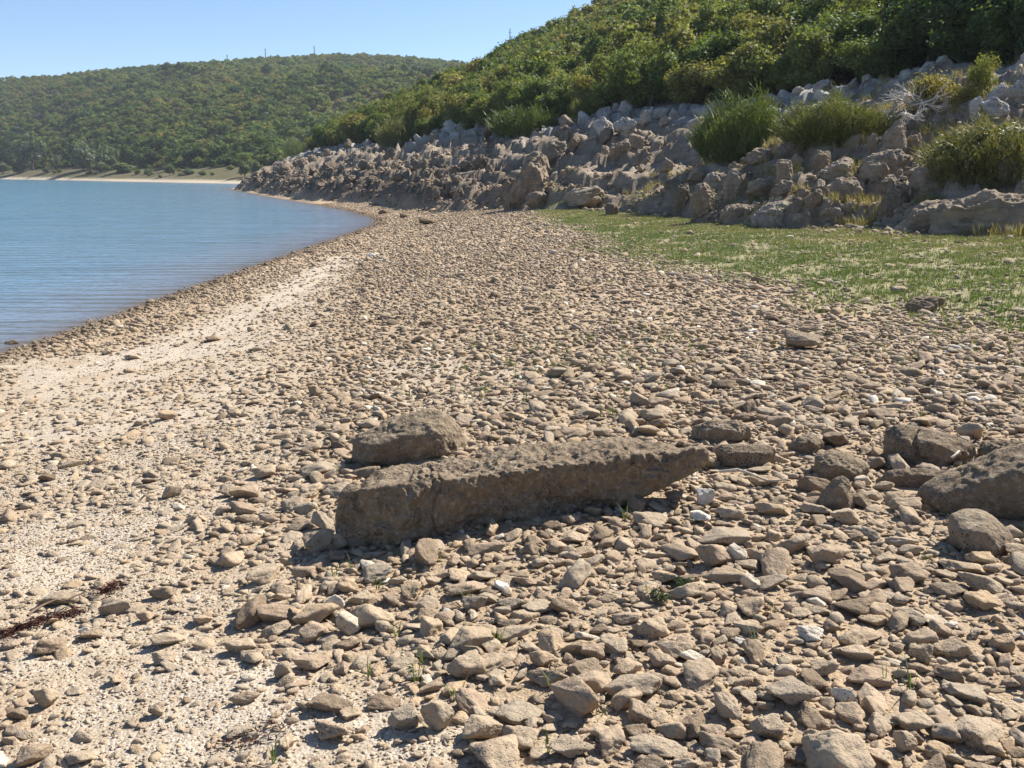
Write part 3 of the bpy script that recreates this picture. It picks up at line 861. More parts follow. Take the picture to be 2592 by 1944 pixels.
def merge_stones(name, pts, z, lods, label, mat, tones=None, sqr=(.24, .66)):
    VS, FS, TS = [], [], []; base = 0
    rg = np.random.default_rng(77)
    n = len(pts)
    pidx = rg.integers(0, PROTO_N, n)
    rzs = rg.uniform(0, 6.283, n); tx = rg.normal(size=n) * .2; ty = rg.normal(size=n) * .22
    q = rg.uniform(.5, 1.0, n); sq = rg.uniform(*sqr, n); sink = rg.uniform(.15, .42, n)
    if name == 'gravel': sink = rg.uniform(.25, .48, n)
    if name == 'pebbles': lw = left_w(pts[:, 0], pts[:, 1]); sink = sink + .1 * lw; sq = sq * (1 - .25 * lw)
    tn = tones if tones is not None else np.array([stone_tone(rg) for _ in range(n)])
    if name == 'pebbles': tn = np.where(tn < .08, tn, tn * (1 - .45 * lw) + .45 * .84 * lw)
    for lod in (1, 2, 3):
        for p in range(PROTO_N):
            m = np.where((lods == lod) & (pidx == p))[0]
            if not len(m): continue
            v, f = LOD[lod][p]
            h = pts[m, 2]
            S = np.stack([h * 1.2, h * q[m], h * sq[m]], 1)
            V = v[None] * S[:, None]
            cx, sx = np.cos(tx[m])[:, None], np.sin(tx[m])[:, None]
            y1 = V[..., 1] * cx - V[..., 2] * sx; z1 = V[..., 1] * sx + V[..., 2] * cx; x1 = V[..., 0]
            cx, sx = np.cos(ty[m])[:, None], np.sin(ty[m])[:, None]
            x2 = x1 * cx + z1 * sx; z2 = -x1 * sx + z1 * cx
            cx, sx = np.cos(rzs[m])[:, None], np.sin(rzs[m])[:, None]
            x3 = x2 * cx - y1 * sx; y3 = x2 * sx + y1 * cx
            V = np.stack([x3 + pts[m, 0][:, None], y3 + pts[m, 1][:, None], z2 + (z[m] + h * sq[m] * (1 - 2 * sink[m]))[:, None]], -1)
            FS.append((f[None] + (np.arange(len(m)) * len(v))[:, None, None] + base).reshape(-1, 3))
            VS.append(V.reshape(-1, 3)); TS.append(np.repeat(tn[m], len(v))); base += V.shape[0] * V.shape[1]
    me = mesh_from(name, np.concatenate(VS), np.concatenate(FS), True, dict(tone=np.concatenate(TS)))
    print(name, n, base)
    return tag(link(name, me, mat), label, 'pebbles', None, 'stuff')


rest = np.array([i for i in range(len(items)) if i not in indiv])
pxs = items[rest, 2] * 2 * 984 / dist[rest]
lods = np.where(pxs > 16, 3, np.where(pxs > 5, 2, 1))
sd_ = (items[:, 0] - shore_x(items[:, 1]))[rest]
WT = np.array([min(stone_tone(RNG), .8 if d_ < 2.9 else 1) for d_ in dist[rest]]) * np.where(sd_ < .45, .18, 1)
merge_stones('pebbles', items[rest], hz[rest], lods, 'countless small tan stones covering the whole beach', M_stone_att, WT)
# fine pale gravel between the stones
x1, y1 = sector(150000, 1.9, 7.5); x2, y2 = sector(36000, 7.5, 16)
gx = np.concatenate([x1, x2]); gy = np.concatenate([y1, y2])
gw = grit_w(gx, gy)
keep = (RNG.uniform(size=len(gx)) < np.clip(.2 + .4 * gw, 0, 1)) & (foot_b(gx, gy) < .5) & (gx - shore_x(gy) > 0) & (RNG.uniform(size=len(gx)) > .9 * poly_soft(gx, gy, MEADOW, .8, .4, .5))
gx, gy, gw = gx[keep], gy[keep], gw[keep]
hs = RNG.uniform(.003, .008, len(gx)) * np.where(np.hypot(gx, gy) > 7.5, 1.5, 1.0)
tn = np.clip(np.where(RNG.uniform(size=len(gx)) < .08 + .3 * gw, RNG.uniform(.88, .985, len(gx)), RNG.uniform(.2 + .3 * gw, .88, len(gx))), 0, 1)
merge_stones('gravel', np.stack([gx, gy, hs], 1), H(gx, gy), np.ones(len(gx), int), 'pale fine gravel grains strewn between the larger stones', M_stone_att, tn, (.3, .6))

# ------------------------------------------------------------------ boulders of the bank
BM = []
for i in range(12):
    v, f = stone_shape(500 + i, 5, planes=[8, 11, 14, 10][i % 4], p=[9, 7, 12, 16][i % 4], rough=[.07, .09, .06, .08][i % 4], crack=[.05, .09, .06, .1][i % 4])
    if i in (4, 10): k_ = 1 - .3 * (v[:, 2:3] + 1) / 2; v = v * np.concatenate([k_, k_, np.ones_like(k_)], 1)
    BM.append(mesh_from('boulder', v, f)); BM[-1].materials.append(M_boulder)
BANK = []


def boulder(x, y, dims, rz, tilt, tone, label, sink=.25, bi=0, group=None):
    z = float(H(x, y))
    o = bpy.data.objects.new('boulder', BM[bi % 12]); COL.objects.link(o)
    o.scale = dims; o.rotation_euler = (tilt[0], tilt[1], rz); o.location = (x, y, z + dims[2] * (1 - 2 * sink)); o['tone'] = tone
    tag(o, label, 'boulder', group); BANK.append((x, y, max(dims[:2])))
    return o


def bz(x0, y0, x1, y1, label, bi, tone=.45, depth=.8, tilt=(0, 0), rz=0.0, sink=.2, group=None):
    """a bank boulder whose face fills the photo box; box given in the enlarged view of the right-hand bank"""
    X0, X1 = 1700 + x0 / 2.48, 1700 + x1 / 2.48; Y0, Y1 = 150 + y0 / 2.48, 150 + y1 / 2.48
    p, s = px_frame((X0 + X1) / 2, Y1 - .1 * (Y1 - Y0))
    w = (X1 - X0) * s; h = (Y1 - Y0) * s
    dr = np.array([p[0], p[1]]); dr /= np.linalg.norm(dr)
    dp = min(w, h * 1.6) * depth
    x, y = p[0] + dr[0] * dp * .35, p[1] + dr[1] * dp * .35
    z = float(H(x, y))
    zb = p[2] - .1 * h; zt = p[2] + h * 1.02
    hz_ = max((zt - min(zb, z - .1 * h)) / 2, .1)
    o = boulder(x, y, (w * .55, dp * .6, hz_), rz - math.atan2(p[0], p[1]), tilt, tone, label, sink, bi, group)
    o.location.z = zt - hz_
    return o


_bs = [40]


def bo(poly, label, tone=.45, thick=.75, rough=.13, **k):
    """a bank boulder from its outline in the enlarged view of the near bank"""
    _bs[0] += 1
    o, c0, r = outline_rock([(1700 + a / 2.48, 150 + b / 2.48) for a, b in poly], label, M_boulder, tone, thick, seed=_bs[0], rough=rough, bury=.35, **k)
    BANK.append((c0[0], c0[1], max(r))); return o


bo([(1360, 1085), (1440, 1000), (1500, 940), (1620, 890), (1760, 880), (1880, 930), (1900, 1090), (1560, 1100)], 'low front part of the great fissured grey ledge above the meadow', .45, rough=.11)
bo([(1560, 1095), (1590, 960), (1640, 870), (1760, 840), (1900, 815), (2080, 790), (2212, 800), (2400, 840), (2400, 1120), (1720, 1115)], 'great fissured grey rock ledge rising from the meadow edge', .5, rough=.17, thick=.6)
bo([(1490, 720), (1540, 650), (1640, 600), (1730, 612), (1840, 640), (1880, 720), (1890, 870), (1500, 875)], 'broad two-humped tan boulder below the olive bush', .45)
bo([(1300, 940), (1340, 830), (1400, 770), (1440, 760), (1490, 810), (1490, 960), (1310, 960)], 'dark steep triangular boulder beside a black cleft', .12)
bo([(1240, 760), (1290, 730), (1400, 718), (1435, 760), (1425, 800), (1380, 885), (1260, 890)], 'boulder with a sunlit flat pale top over a black cleft', .6)
bo([(940, 860), (960, 790), (1050, 740), (1180, 735), (1245, 790), (1240, 880), (1100, 905), (950, 900)], 'tan boulder with flat bright top and stepped face', .5)
bo([(830, 1035), (880, 940), (960, 890), (1080, 900), (1140, 960), (1130, 1048)], 'smooth sloping grey boulder at the meadow edge', .45)
bo([(480, 1000), (540, 920), (640, 880), (730, 890), (765, 960), (745, 1045), (560, 1055)], 'pale layered boulder, brightest one at the meadow edge', .78)
bo([(285, 960), (350, 900), (460, 890), (545, 920), (540, 1010), (320, 1025)], 'grey cracked boulder beside the pale layered one', .5, crack=.12)
bo([(120, 1005), (115, 880), (150, 770), (220, 755), (262, 830), (265, 1000)], 'tall stack-like block split by level cracks', .35, crack=.1)
bo([(0, 1000), (5, 850), (40, 780), (110, 770), (118, 1000)], 'dark tall block next to the stack-like one', .15)
bo([(200, 800), (215, 730), (260, 700), (310, 705), (345, 780), (340, 815)], 'pale rounded knob of rock above the stack-like block', .75)
bo([(315, 880), (325, 740), (360, 685), (420, 680), (455, 760), (450, 885)], 'tan upright boulder behind the grey cracked one', .6)
bz(470, 765, 645, 885, 'brown humped boulder amid dry grass', 2, .4, .8)
bz(628, 770, 752, 872, 'small tan boulder touching the brown humped one', 5, .5, .8)
bo([(655, 772), (652, 640), (690, 620), (745, 622), (768, 700), (762, 778)], 'upright squared pillar of tan rock in dry grass', .5)
bz(738, 598, 832, 692, 'small brown knob behind the squared pillar', 10, .35, .8)
bo([(855, 690), (865, 600), (920, 566), (990, 572), (1012, 640), (1005, 705)], 'split brown boulder with level crack', .4, crack=.12)
bo([(865, 810), (900, 720), (1000, 650), (1090, 600), (1150, 615), (1158, 690), (1100, 770), (960, 828)], 'large leaning tan boulder with a sunlit crest', .55)
bo([(1005, 610), (1060, 540), (1150, 470), (1210, 470), (1228, 540), (1215, 622)], 'dark diagonal boulder with sunlit tip below the bleached branch', .4)
bo([(1225, 588), (1228, 500), (1250, 465), (1290, 462), (1310, 500), (1308, 590)], 'thumb-shaped rock standing upright beside the dark diagonal boulder', .4)
bo([(1305, 585), (1320, 470), (1380, 400), (1440, 372), (1480, 420), (1492, 585)], 'tall pointed boulder standing just below the bleached branches', .6)
bo([(1150, 700), (1200, 610), (1300, 575), (1440, 570), (1500, 620), (1510, 735), (1170, 735)], 'long pitted brown boulder with holes in its face', .4, rough=.12)
bo([(625, 620), (680, 540), (760, 490), (860, 500), (868, 560), (800, 638)], 'dark smooth slab-like rock at the foot of the yellow-green broom', .15)
bz(438, 570, 622, 680, 'low tan boulder under the bright green broom', 5, .45, .7)
bz(1180, 655, 1352, 752, 'lens-shaped tan rock in front of the long pitted boulder', 6, .55, .6)
bz(1470, 478, 1562, 592, 'squared brown rock with a bright edge', 0, .45, .9)
bz(2030, 618, 2220, 800, 'pale sloping rock under the olive bush', 7, .6, .7)
bz(1690, 250, 1745, 332, 'small white tooth of rock in the scrub', 10, .95, .9)
bo([(1960, 262), (2000, 190), (2060, 135), (2110, 130), (2150, 180), (2135, 264)], 'white dome-shaped rock high on the slope', .95)
bz(1865, 250, 1960, 385, 'white knobbly rock, lower one of the high white cluster', 7, 1.0, .8)
bz(1945, 255, 2105, 380, 'white jagged rock beside the lower one of the high cluster', 1, 1.0, .8)
bz(2105, 150, 2250, 300, 'pale bluish rock at the top corner of the slope', 9, .9, .8)
bz(95, 390, 225, 500, 'jagged pale rock next to the bright green broom', 1, .9, .8)
bz(745, 300, 830, 360, 'white rock peeping between the two brooms', 6, .95, .8)
bz(770, 815, 870, 890, 'small dark brown rock over a hollow', 4, .3, .8)
bz(830, 830, 940, 960, 'brown blocky rock beside the smooth sloping one', 8, .35, .8)
bz(750, 880, 850, 980, 'dark cleft-side rock above the pale layered boulder', 4, .15, .8)
bz(990, 970, 1080, 1045, 'pale small rock lodged at the meadow edge', 6, .7, .8)
bz(1060, 900, 1150, 1010, 'tan rib of rock beside the smooth sloping boulder', 0, .55, .8)
bz(760, 970, 850, 1040, 'small pale rock at the edge of the grass', 2, .7, .8)
bz(180, 960, 270, 1010, 'little white rock at the foot of the stack-like block', 6, .85, .8)
bz(1630, 1030, 1760, 1110, 'pale smooth foot of the great ledge', 6, .65, .8)


def b3(x0, y0, x1, y1, label, bi, tone=.4, **k):
    f = lambda X, Y: (((1200 + X / 1.589) - 1700) * 2.48, (Y / 1.589 - 150) * 2.48)
    return bz(*f(x0, y0), *f(x1, y1), label, bi, tone, **k)


b3(210, 778, 300, 845, 'low dark mound of rock at the edge of the shingle', 2, .25)
b3(355, 765, 520, 850, 'whitish sloping outcrop at the corner of the meadow', 6, .7, tilt=(0, -.2))
b3(518, 822, 585, 872, 'dark angular rock poking from the meadow corner', 4, .05)
bo([((1200 + a / 1.589 - 1700) * 2.48, (b / 1.589 - 150) * 2.48) for a, b in ((105, 825), (140, 745), (190, 680), (215, 625), (240, 612), (275, 640), (295, 720), (305, 805))],
   'tall clay-coloured block with a sunlit ridge', .36, rough=.2)
b3(100, 725, 175, 820, 'dark rounded block at the foot of the clay bank', 5, .2)
b3(545, 570, 625, 660, 'rounded clay knob standing in the middle of the bank', 11, .4)
b3(270, 575, 370, 660, 'brown hump on the clay bank', 5, .35)
b3(660, 450, 716, 512, 'pale grey dome, first of three on the skyline of the bank', 5, .85)
b3(718, 440, 785, 492, 'pale grey dome, widest of three on the skyline of the bank', 6, .85)
b3(780, 440, 830, 484, 'pale grey cone, last of three on the skyline of the bank', 10, .85)
b3(880, 432, 1000, 492, 'white jagged rock group beside the bright green broom', 1, .95)
b3(855, 480, 950, 560, 'pale craggy rock in front of the white jagged group', 7, .85)
b3(480, 480, 560, 560, 'white crumbly rock on the crest of the clay bank', 1, .95)
b3(560, 480, 650, 560, 'pale craggy rock on the crest next to the crumbly one', 9, .9)
b3(340, 515, 412, 558, 'white craggy tip on the crest of the clay bank', 7, .95)

GB = Grid(1.0)
for t in BANK: GB.add(*t)
rg = np.random.default_rng(21)


def scatter_bank(n, yr, br, sr, tone, label, group, hk=(.6, 1.1), k=.62, side=(-.56, .56)):
    c = 0; t = 0
    while c < n and t < n * 40:
        t += 1
        y = math.exp(rg.uniform(math.log(yr[0]), math.log(yr[1]))); b = rg.uniform(*br)
        x = float(np.interp(y, _FY, _FX)) + b
        if not side[0] < x / y < side[1]: continue
        s = rg.uniform(*sr) * (y / 45) ** .35
        if not GB.ok(x, y, s, k, 2): continue
        GB.add(x, y, s)
        boulder(x, y, (s, s * rg.uniform(.6, .95), s * rg.uniform(*hk)), rg.uniform(0, 6.28), (rg.normal() * .2, rg.normal() * .2), float(np.clip(rg.uniform(*tone), 0, 1)),
                label, rg.uniform(.08, .25), int(rg.integers(12)), group); c += 1


scatter_bank(66, (28, 120), (8.6, 11.5), (.25, .55), (.8, 1), 'whitish weathered rock along the upper waterline of the bank, below the trees', 'whitish rocks along the upper edge of the bank', (.55, 1.0))
scatter_bank(98, (50, 135), (-.4, 3.2), (.2, .5), (.0, .3), 'dark weathered rock at the foot of the bank beside the lake', 'dark rocks at the foot of the far bank', (.6, 1.1))
scatter_bank(40, (36, 130), (2.5, 8.6), (.2, .5), (.05, .55), 'brown weathered rock jutting from the slope of the far bank', 'brown rocks on the slope of the far bank', (.7, 1.3))
scatter_bank(22, (17, 34), (.5, 8.6), (.2, .42), (.25, .7), 'small tan rock between the bigger boulders of the near bank', 'small rocks between the near boulders', (.6, 1.1))
scatter_bank(34, (12, 24), (.3, 9), (.3, .8), (.3, .8), 'grey-tan boulder of the bank beyond the great ledge', 'boulders of the bank beyond the great ledge', side=(.57, .95))


# broken rubble on the bank
rg = np.random.default_rng(23)
ys = np.exp(rg.uniform(math.log(17), math.log(140), 12000)); bs = rg.uniform(-1.2, 9.5, 12000) * rg.uniform(.25, 1, 12000); xs = np.interp(ys, _FY, _FX) + bs
keep = (np.abs(xs / ys) < .95) & (rg.uniform(size=12000) < np.clip(.25 + 1.2 * fbm(xs * .3, ys * .3, 91, 3) + .6 * (bs < 2) * (ys > 42), .05, 1)) & (xs - shore_x(ys) > .1)
xs, ys = xs[keep], ys[keep]
hs = rg.uniform(.035, .15, len(xs)) * rg.uniform(.5, 1, len(xs)) * (ys / 40) ** .45
zz = H(xs, ys)
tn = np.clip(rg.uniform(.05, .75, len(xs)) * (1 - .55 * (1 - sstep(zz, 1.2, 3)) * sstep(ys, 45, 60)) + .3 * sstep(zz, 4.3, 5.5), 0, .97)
merge_stones('rubble', np.stack([xs, ys, hs], 1), zz, np.where(hs * 1968 / ys > 9, 3, 2), 'broken rock rubble strewn over the bank below the trees', M_stone_att, tn, (.5, .95))

# ------------------------------------------------------------------ leaves and trees
def crown_tris(seed, n, leaf, clumps=18, low=.10, spread=.5, spiky=0.0, cs=(.13, .25), jit=.55):
    """leaf-sized triangles spread through clumps of a bushy crown; height 1, half width = spread"""
    rg = np.random.default_rng(seed)
    c = []
    while len(c) < clumps:
        q = rg.uniform(-1, 1, 3)
        if np.linalg.norm(q) > 1 or np.linalg.norm(q) < .35: continue
        c.append([q[0] * spread * .74, q[1] * spread * .74, low + .15 + (q[2] * .5 + .5) * (.72 - low)])
    c = np.array(c); cr = rg.uniform(*cs, clumps)
    w = cr ** 2; k = rg.choice(clumps, n, p=w / w.sum())
    dv = rg.normal(size=(n, 3)); dv[:, 2] = dv[:, 2] * .9 + .25; dv /= np.linalg.norm(dv, axis=1)[:, None]
    rr = cr[k] * rg.uniform(.45, 1.08, n) ** .6
    P = c[k] + dv * rr[:, None] * np.array([1, 1, .85])
    sp = rg.uniform(size=n) < spiky
    P[sp, 2] += rg.uniform(0, 1, sp.sum()) ** 2 * .16
    P[:, 2] = np.maximum(P[:, 2], .02 + rg.uniform(0, .05, n))
    nrm = dv + rg.normal(size=(n, 3)) * jit; nrm /= np.linalg.norm(nrm, axis=1)[:, None]
    t = np.cross(nrm, rg.normal(size=(n, 3))); t /= np.linalg.norm(t, axis=1)[:, None]; b = np.cross(nrm, t)
    s = leaf * rg.uniform(.6, 1.3, n)[:, None]
    V = np.stack([P + t * s, P - t * s * .5 + b * s * .75, P - t * s * .5 - b * s * .75], 1)
    lv = np.repeat(rg.uniform(0, 1, n), 3)
    return V.reshape(-1, 3), lv


def tri_mesh(name, V, attrs, mat):
    me = mesh_from(name, V, np.arange(len(V)).reshape(-1, 3), False, attrs); me.materials.append(mat); return me


def tube(path, radii, sides=7):
    """tapered tube round a polyline"""
    path = np.array(path, float); V = []; Fq = []
    for i, p in enumerate(path):
        d = path[min(i + 1, len(path) - 1)] - path[max(i - 1, 0)]; d /= np.linalg.norm(d) + 1e-9
        a = np.cross(d, [0, 0, 1] if abs(d[2]) < .9 else [1, 0, 0]); a /= np.linalg.norm(a); b = np.cross(d, a)
        for k in range(sides):
            t = 2 * math.pi * k / sides
            V.append(p + radii[i] * (math.cos(t) * a + math.sin(t) * b))
    for i in range(len(path) - 1):
        for k in range(sides):
            Fq.append([i * sides + k, i * sides + (k + 1) % sides, (i + 1) * sides + (k + 1) % sides, (i + 1) * sides + k])
    return np.array(V), np.array(Fq)


def tubes_mesh(name, lst, mat):
    VS, FS, b = [], [], 0
    for v, f in lst: VS.append(v); FS.append(f + b); b += len(v)
    me = mesh_from(name, np.concatenate(VS), np.concatenate(FS)); me.materials.append(mat); return me


def trunk_mesh(seed):
    rg = np.random.default_rng(seed); L = []
    L.append(tube([(0, 0, -.08), (.01, .01, .12), (rg.normal() * .03, rg.normal() * .03, .35), (rg.normal() * .05, rg.normal() * .05, .7)], [.04, .03, .022, .006]))
    for k in range(6):
        a = k * 1.05 + rg.uniform(0, .6); z0 = rg.uniform(.08, .35); l = rg.uniform(.22, .36)
        L.append(tube([(0, 0, z0), (math.cos(a) * l * .5, math.sin(a) * l * .5, z0 + .12), (math.cos(a) * l, math.sin(a) * l, z0 + rg.uniform(.2, .4))], [.018, .012, .003], 5))
    return tubes_mesh('trunk', L, M_bark)


CR = []
for i in range(8):
    V, lv = crown_tris(900 + i, 9500, .027, clumps=[24, 30, 20, 34][i % 4], low=.0, spread=[.5, .56, .44, .6][i % 4], spiky=.22, cs=(.09, .19), jit=.45)
    CR.append(tri_mesh('crown', V, dict(leaf=lv), M_leaf))
TK = [trunk_mesh(950 + i) for i in range(3)]
CRL = [crown_tris(970 + i, 1700, .050, clumps=20, low=.0, spread=.54, spiky=.22, cs=(.09, .2), jit=.45) for i in range(8)]
CRF = [crown_tris(990 + i, 460, .085, clumps=13, low=.0, spread=.6, cs=(.12, .25), jit=.35) for i in range(8)]


def make_tree(x, y, h, w, tone, label, cat, group, name='tree', crowns=CR, mat=None, ci=0, lean=0.0):
    z = float(H(x, y, True))
    t = empty(name, (x, y, z - .1), rg.uniform(0, 6.28))
    tag(t, label, cat, group)
    c = bpy.data.objects.new('crown', crowns[ci % len(crowns)]); COL.objects.link(c); c.parent = t; c.scale = (w, w, h); c['tone'] = tone
    if mat is not None: c.material_slots[0].link = 'OBJECT'; c.material_slots[0].material = mat
    k = bpy.data.objects.new('trunk', TK[ci % 3]); COL.objects.link(k); k.parent = t; k.scale = (w, w, h)
    return t


# near wooded hill: candidate places
rg = np.random.default_rng(31)
cand = []
for y0 in np.arange(8, 230, 1.75):
    for b0 in np.arange(11.0, 130, 1.75):
        y = y0 + rg.uniform(-1, 1); b = b0 + rg.uniform(-1, 1)
        if y < 60: b += .6 * max(0, 1)
        x = float(np.interp(y, _FY, _FX)) + b * 1.06
        th = x / y
        if th > .9 or th < -.35: continue
        cand.append((x, y, b))
cand = np.array(cand)
cz0 = H(cand[:, 0], cand[:, 1], False)
el = (cz0 + 3 - CZ) / np.hypot(cand[:, 0], cand[:, 1])
keep = el < .30
cand, cz0 = cand[keep], cz0[keep]
hh = rg.uniform(1.8, 3.7, len(cand)) * np.clip(.75 + cand[:, 2] * .02, .7, 1.0)
ww = hh * rg.uniform(.75, 1.1, len(cand)) + .8
tz = np.clip(.50 + .26 * fbm(cand[:, 0] * .06, cand[:, 1] * .06, 3.3, 3) + rg.normal(size=len(cand)) * .17, .05, .98)
shade_r = sstep(cand[:, 0] / cand[:, 1], .30, .42) * (1 - sstep(cz0, 14, 20)); tz = tz * (1 - .7 * shade_r)  # shade on the lower right-hand trees is put into their leaf tone
dc = np.hypot(cand[:, 0], cand[:, 1])
# trees one can tell apart: the front rows of the wood and the nearest slope
score = hh / dc * np.where(cand[:, 2] < 17, 2.2, 1.0) * np.where(cand[:, 0] / cand[:, 1] > .56, .02, 1)
order = np.argsort(-score)
N_IND = 285
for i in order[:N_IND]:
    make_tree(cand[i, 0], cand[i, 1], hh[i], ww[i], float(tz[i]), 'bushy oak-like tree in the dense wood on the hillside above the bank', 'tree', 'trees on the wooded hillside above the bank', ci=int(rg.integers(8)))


def merge_trees(name, P, z, h, w, tone, protos, label, mat):
    VS, LV, TN = [], [], []
    pi = rg.integers(0, len(protos), len(P)); rz = rg.uniform(0, 6.28, len(P))
    for p in range(len(protos)):
        m = np.where(pi == p)[0]
        if not len(m): continue
        V, lv = protos[p]
        c, s = np.cos(rz[m])[:, None], np.sin(rz[m])[:, None]
        X = (V[None, :, 0] * c - V[None, :, 1] * s) * w[m][:, None] + P[m, 0][:, None]
        Y = (V[None, :, 0] * s + V[None, :, 1] * c) * w[m][:, None] + P[m, 1][:, None]
        Z = V[None, :, 2] * h[m][:, None] + z[m][:, None] - .15
        VS.append(np.stack([X, Y, Z], -1).reshape(-1, 3)); LV.append(np.tile(lv, len(m))); TN.append(np.repeat(tone[m], len(V)))
    V = np.concatenate(VS)
    print(name, len(P), len(V))
    me = tri_mesh(name, V, dict(leaf=np.concatenate(LV), tone=np.concatenate(TN)), mat)
    return tag(link(name, me, None), label, 'forest', None, 'stuff')


o2 = order[N_IND:]
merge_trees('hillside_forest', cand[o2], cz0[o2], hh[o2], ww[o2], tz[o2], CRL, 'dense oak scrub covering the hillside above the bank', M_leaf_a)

# far hill
rg = np.random.default_rng(41)
FP = []
for th in np.arange(-.62, .0, .006):
    a = math.atan(th); rs_, rr_ = float(far_shore(np.array(th))), float(far_ridge(np.array(th)))
    r = rs_ + 55
    while r < rr_ + 25:
        q = r + rg.uniform(-1.6, 1.6); a2 = a + rg.uniform(-.004, .004)
        FP.append((math.sin(a2) * q, math.cos(a2) * q, r - rs_ - 55, r / rr_)); r += 3.9
FP = np.array(FP)
dens = fbm(FP[:, 0] * .02, FP[:, 1] * .02, 9.1, 3)
keep = (foot_b(FP[:, 0], FP[:, 1]) < -2) & (rg.uniform(size=len(FP)) < np.clip(1.0 + 1.3 * np.minimum(dens + .12, 0), .25, 1))
FP = FP[keep]
fh = rg.uniform(1.4, 3.9, len(FP)) * np.where(rg.uniform(size=len(FP)) < .08, 1.6, 1); fh = np.where(FP[:, 3] > .92, np.minimum(fh, 3.3), fh); fw_ = fh * rg.uniform(.8, 1.2, len(FP)) + 1.0
ft = np.clip(.50 + .3 * fbm(FP[:, 0] * .02, FP[:, 1] * .02, 3.9, 3) + rg.normal(size=len(FP)) * .2 - .3 * (fh > 5), .02, .95)
merge_trees('far_forest', FP, H(FP[:, 0], FP[:, 1], False), fh, fw_, ft, CRF, 'scrub forest covering the far hill across the lake', M_leaf_far)

# trees and bushes on the flats of the far shore
def far_pt(px, back):
    d = pix_dir(px, 440); d2 = np.array([d[0], d[1]]); d2 /= np.linalg.norm(d2)
    r = float(far_shore(np.array(d2[0] / d2[1]))) + back
    return d2 * r, r * math.cos(math.atan2(d2[0], d2[1])) / FPX


WIL = [tri_mesh('crown', V, dict(leaf=lv), M_willow) for V, lv in (crown_tris(1100 + i, 1500, .06, clumps=14, low=.0, spread=.5, spiky=.2) for i in range(4))]
for (px, back, wpx, hpx, tone, label) in (
        (85, 44, 70, 72, .3, 'large grey-green willow with a round crown on the far shore'), (30, 50, 60, 60, .05, 'dark dense tree beside the round willow on the far shore'),
        (48, 30, 36, 24, .1, 'low dark bush in front of the round willow on the far shore'), (8, 26, 40, 22, .55, 'light green bush at the edge of the photo on the far shore'),
        (140, 40, 26, 34, .5, 'small yellowish sapling between the two big willows'), (118, 22, 18, 14, .4, 'little bush in front of the yellowish sapling'),
        (212, 40, 62, 66, .55, 'tall pale grey-green willow with upright leaf sprays on the far shore'), (180, 54, 40, 56, .05, 'dark tree behind the tall pale willow'),
        (272, 48, 56, 56, .45, 'bluish-green willow next to the tall pale one'), (325, 54, 44, 46, .15, 'dark green round tree beyond the bluish willow'),
        (255, 32, 40, 20, .55, 'low pale thicket at the foot of the bluish willow'), (310, 32, 60, 18, .6, 'wide low pale thicket on the dry flats'),
        (370, 54, 50, 44, .1, 'broad dark tree at the foot of the far hill'), (432, 40, 52, 20, .1, 'dark green low shrub on the dry flats'),
        (430, 20, 26, 20, .35, 'round grey-green shrub in front of the dark low one'), (478, 24, 26, 13, .4, 'small low green shrub on the dry flats'),
        (515, 20, 20, 11, .35, 'smallest green tuft-like shrub on the dry flats'), (538, 46, 20, 18, .1, 'dark little shrub near the wood of the far flats'),
        (620, 18, 36, 30, .6, 'round silvery shrub near the dark point of the bank'), (652, 16, 36, 32, .45, 'grey-green shrub touching the dark point of the bank'),
        (635, 44, 28, 18, .5, 'bright green shrub behind the silvery ones'), (500, 58, 60, 42, .05, 'large dark oak at the foot of the far hill'),
        (560, 60, 46, 36, .12, 'dark oak next to the largest one at the foot of the far hill')):
    p, s = far_pt(px, back)
    make_tree(p[0], p[1], hpx * s * 1.25, wpx * s * 1.15, tone, label, 'tree' if hpx > 32 else 'shrub', None, 'tree' if hpx > 32 else 'shrub', WIL, None if tone > .2 else M_leaf, int(rg.integers(4)))


rg = np.random.default_rng(43)
for k in range(26):
    p, s = far_pt(rg.uniform(-40, 640), rg.uniform(12, 42)); h = rg.uniform(.7, 1.9)
    make_tree(p[0], p[1], h, h * rg.uniform(1.1, 1.8), float(rg.uniform(.1, .7)), 'low scrubby shrub scattered on the dry flats of the far shore', 'shrub', 'low shrubs on the far flats', 'shrub', WIL, M_leaf if k % 2 else None, int(rg.integers(4)))

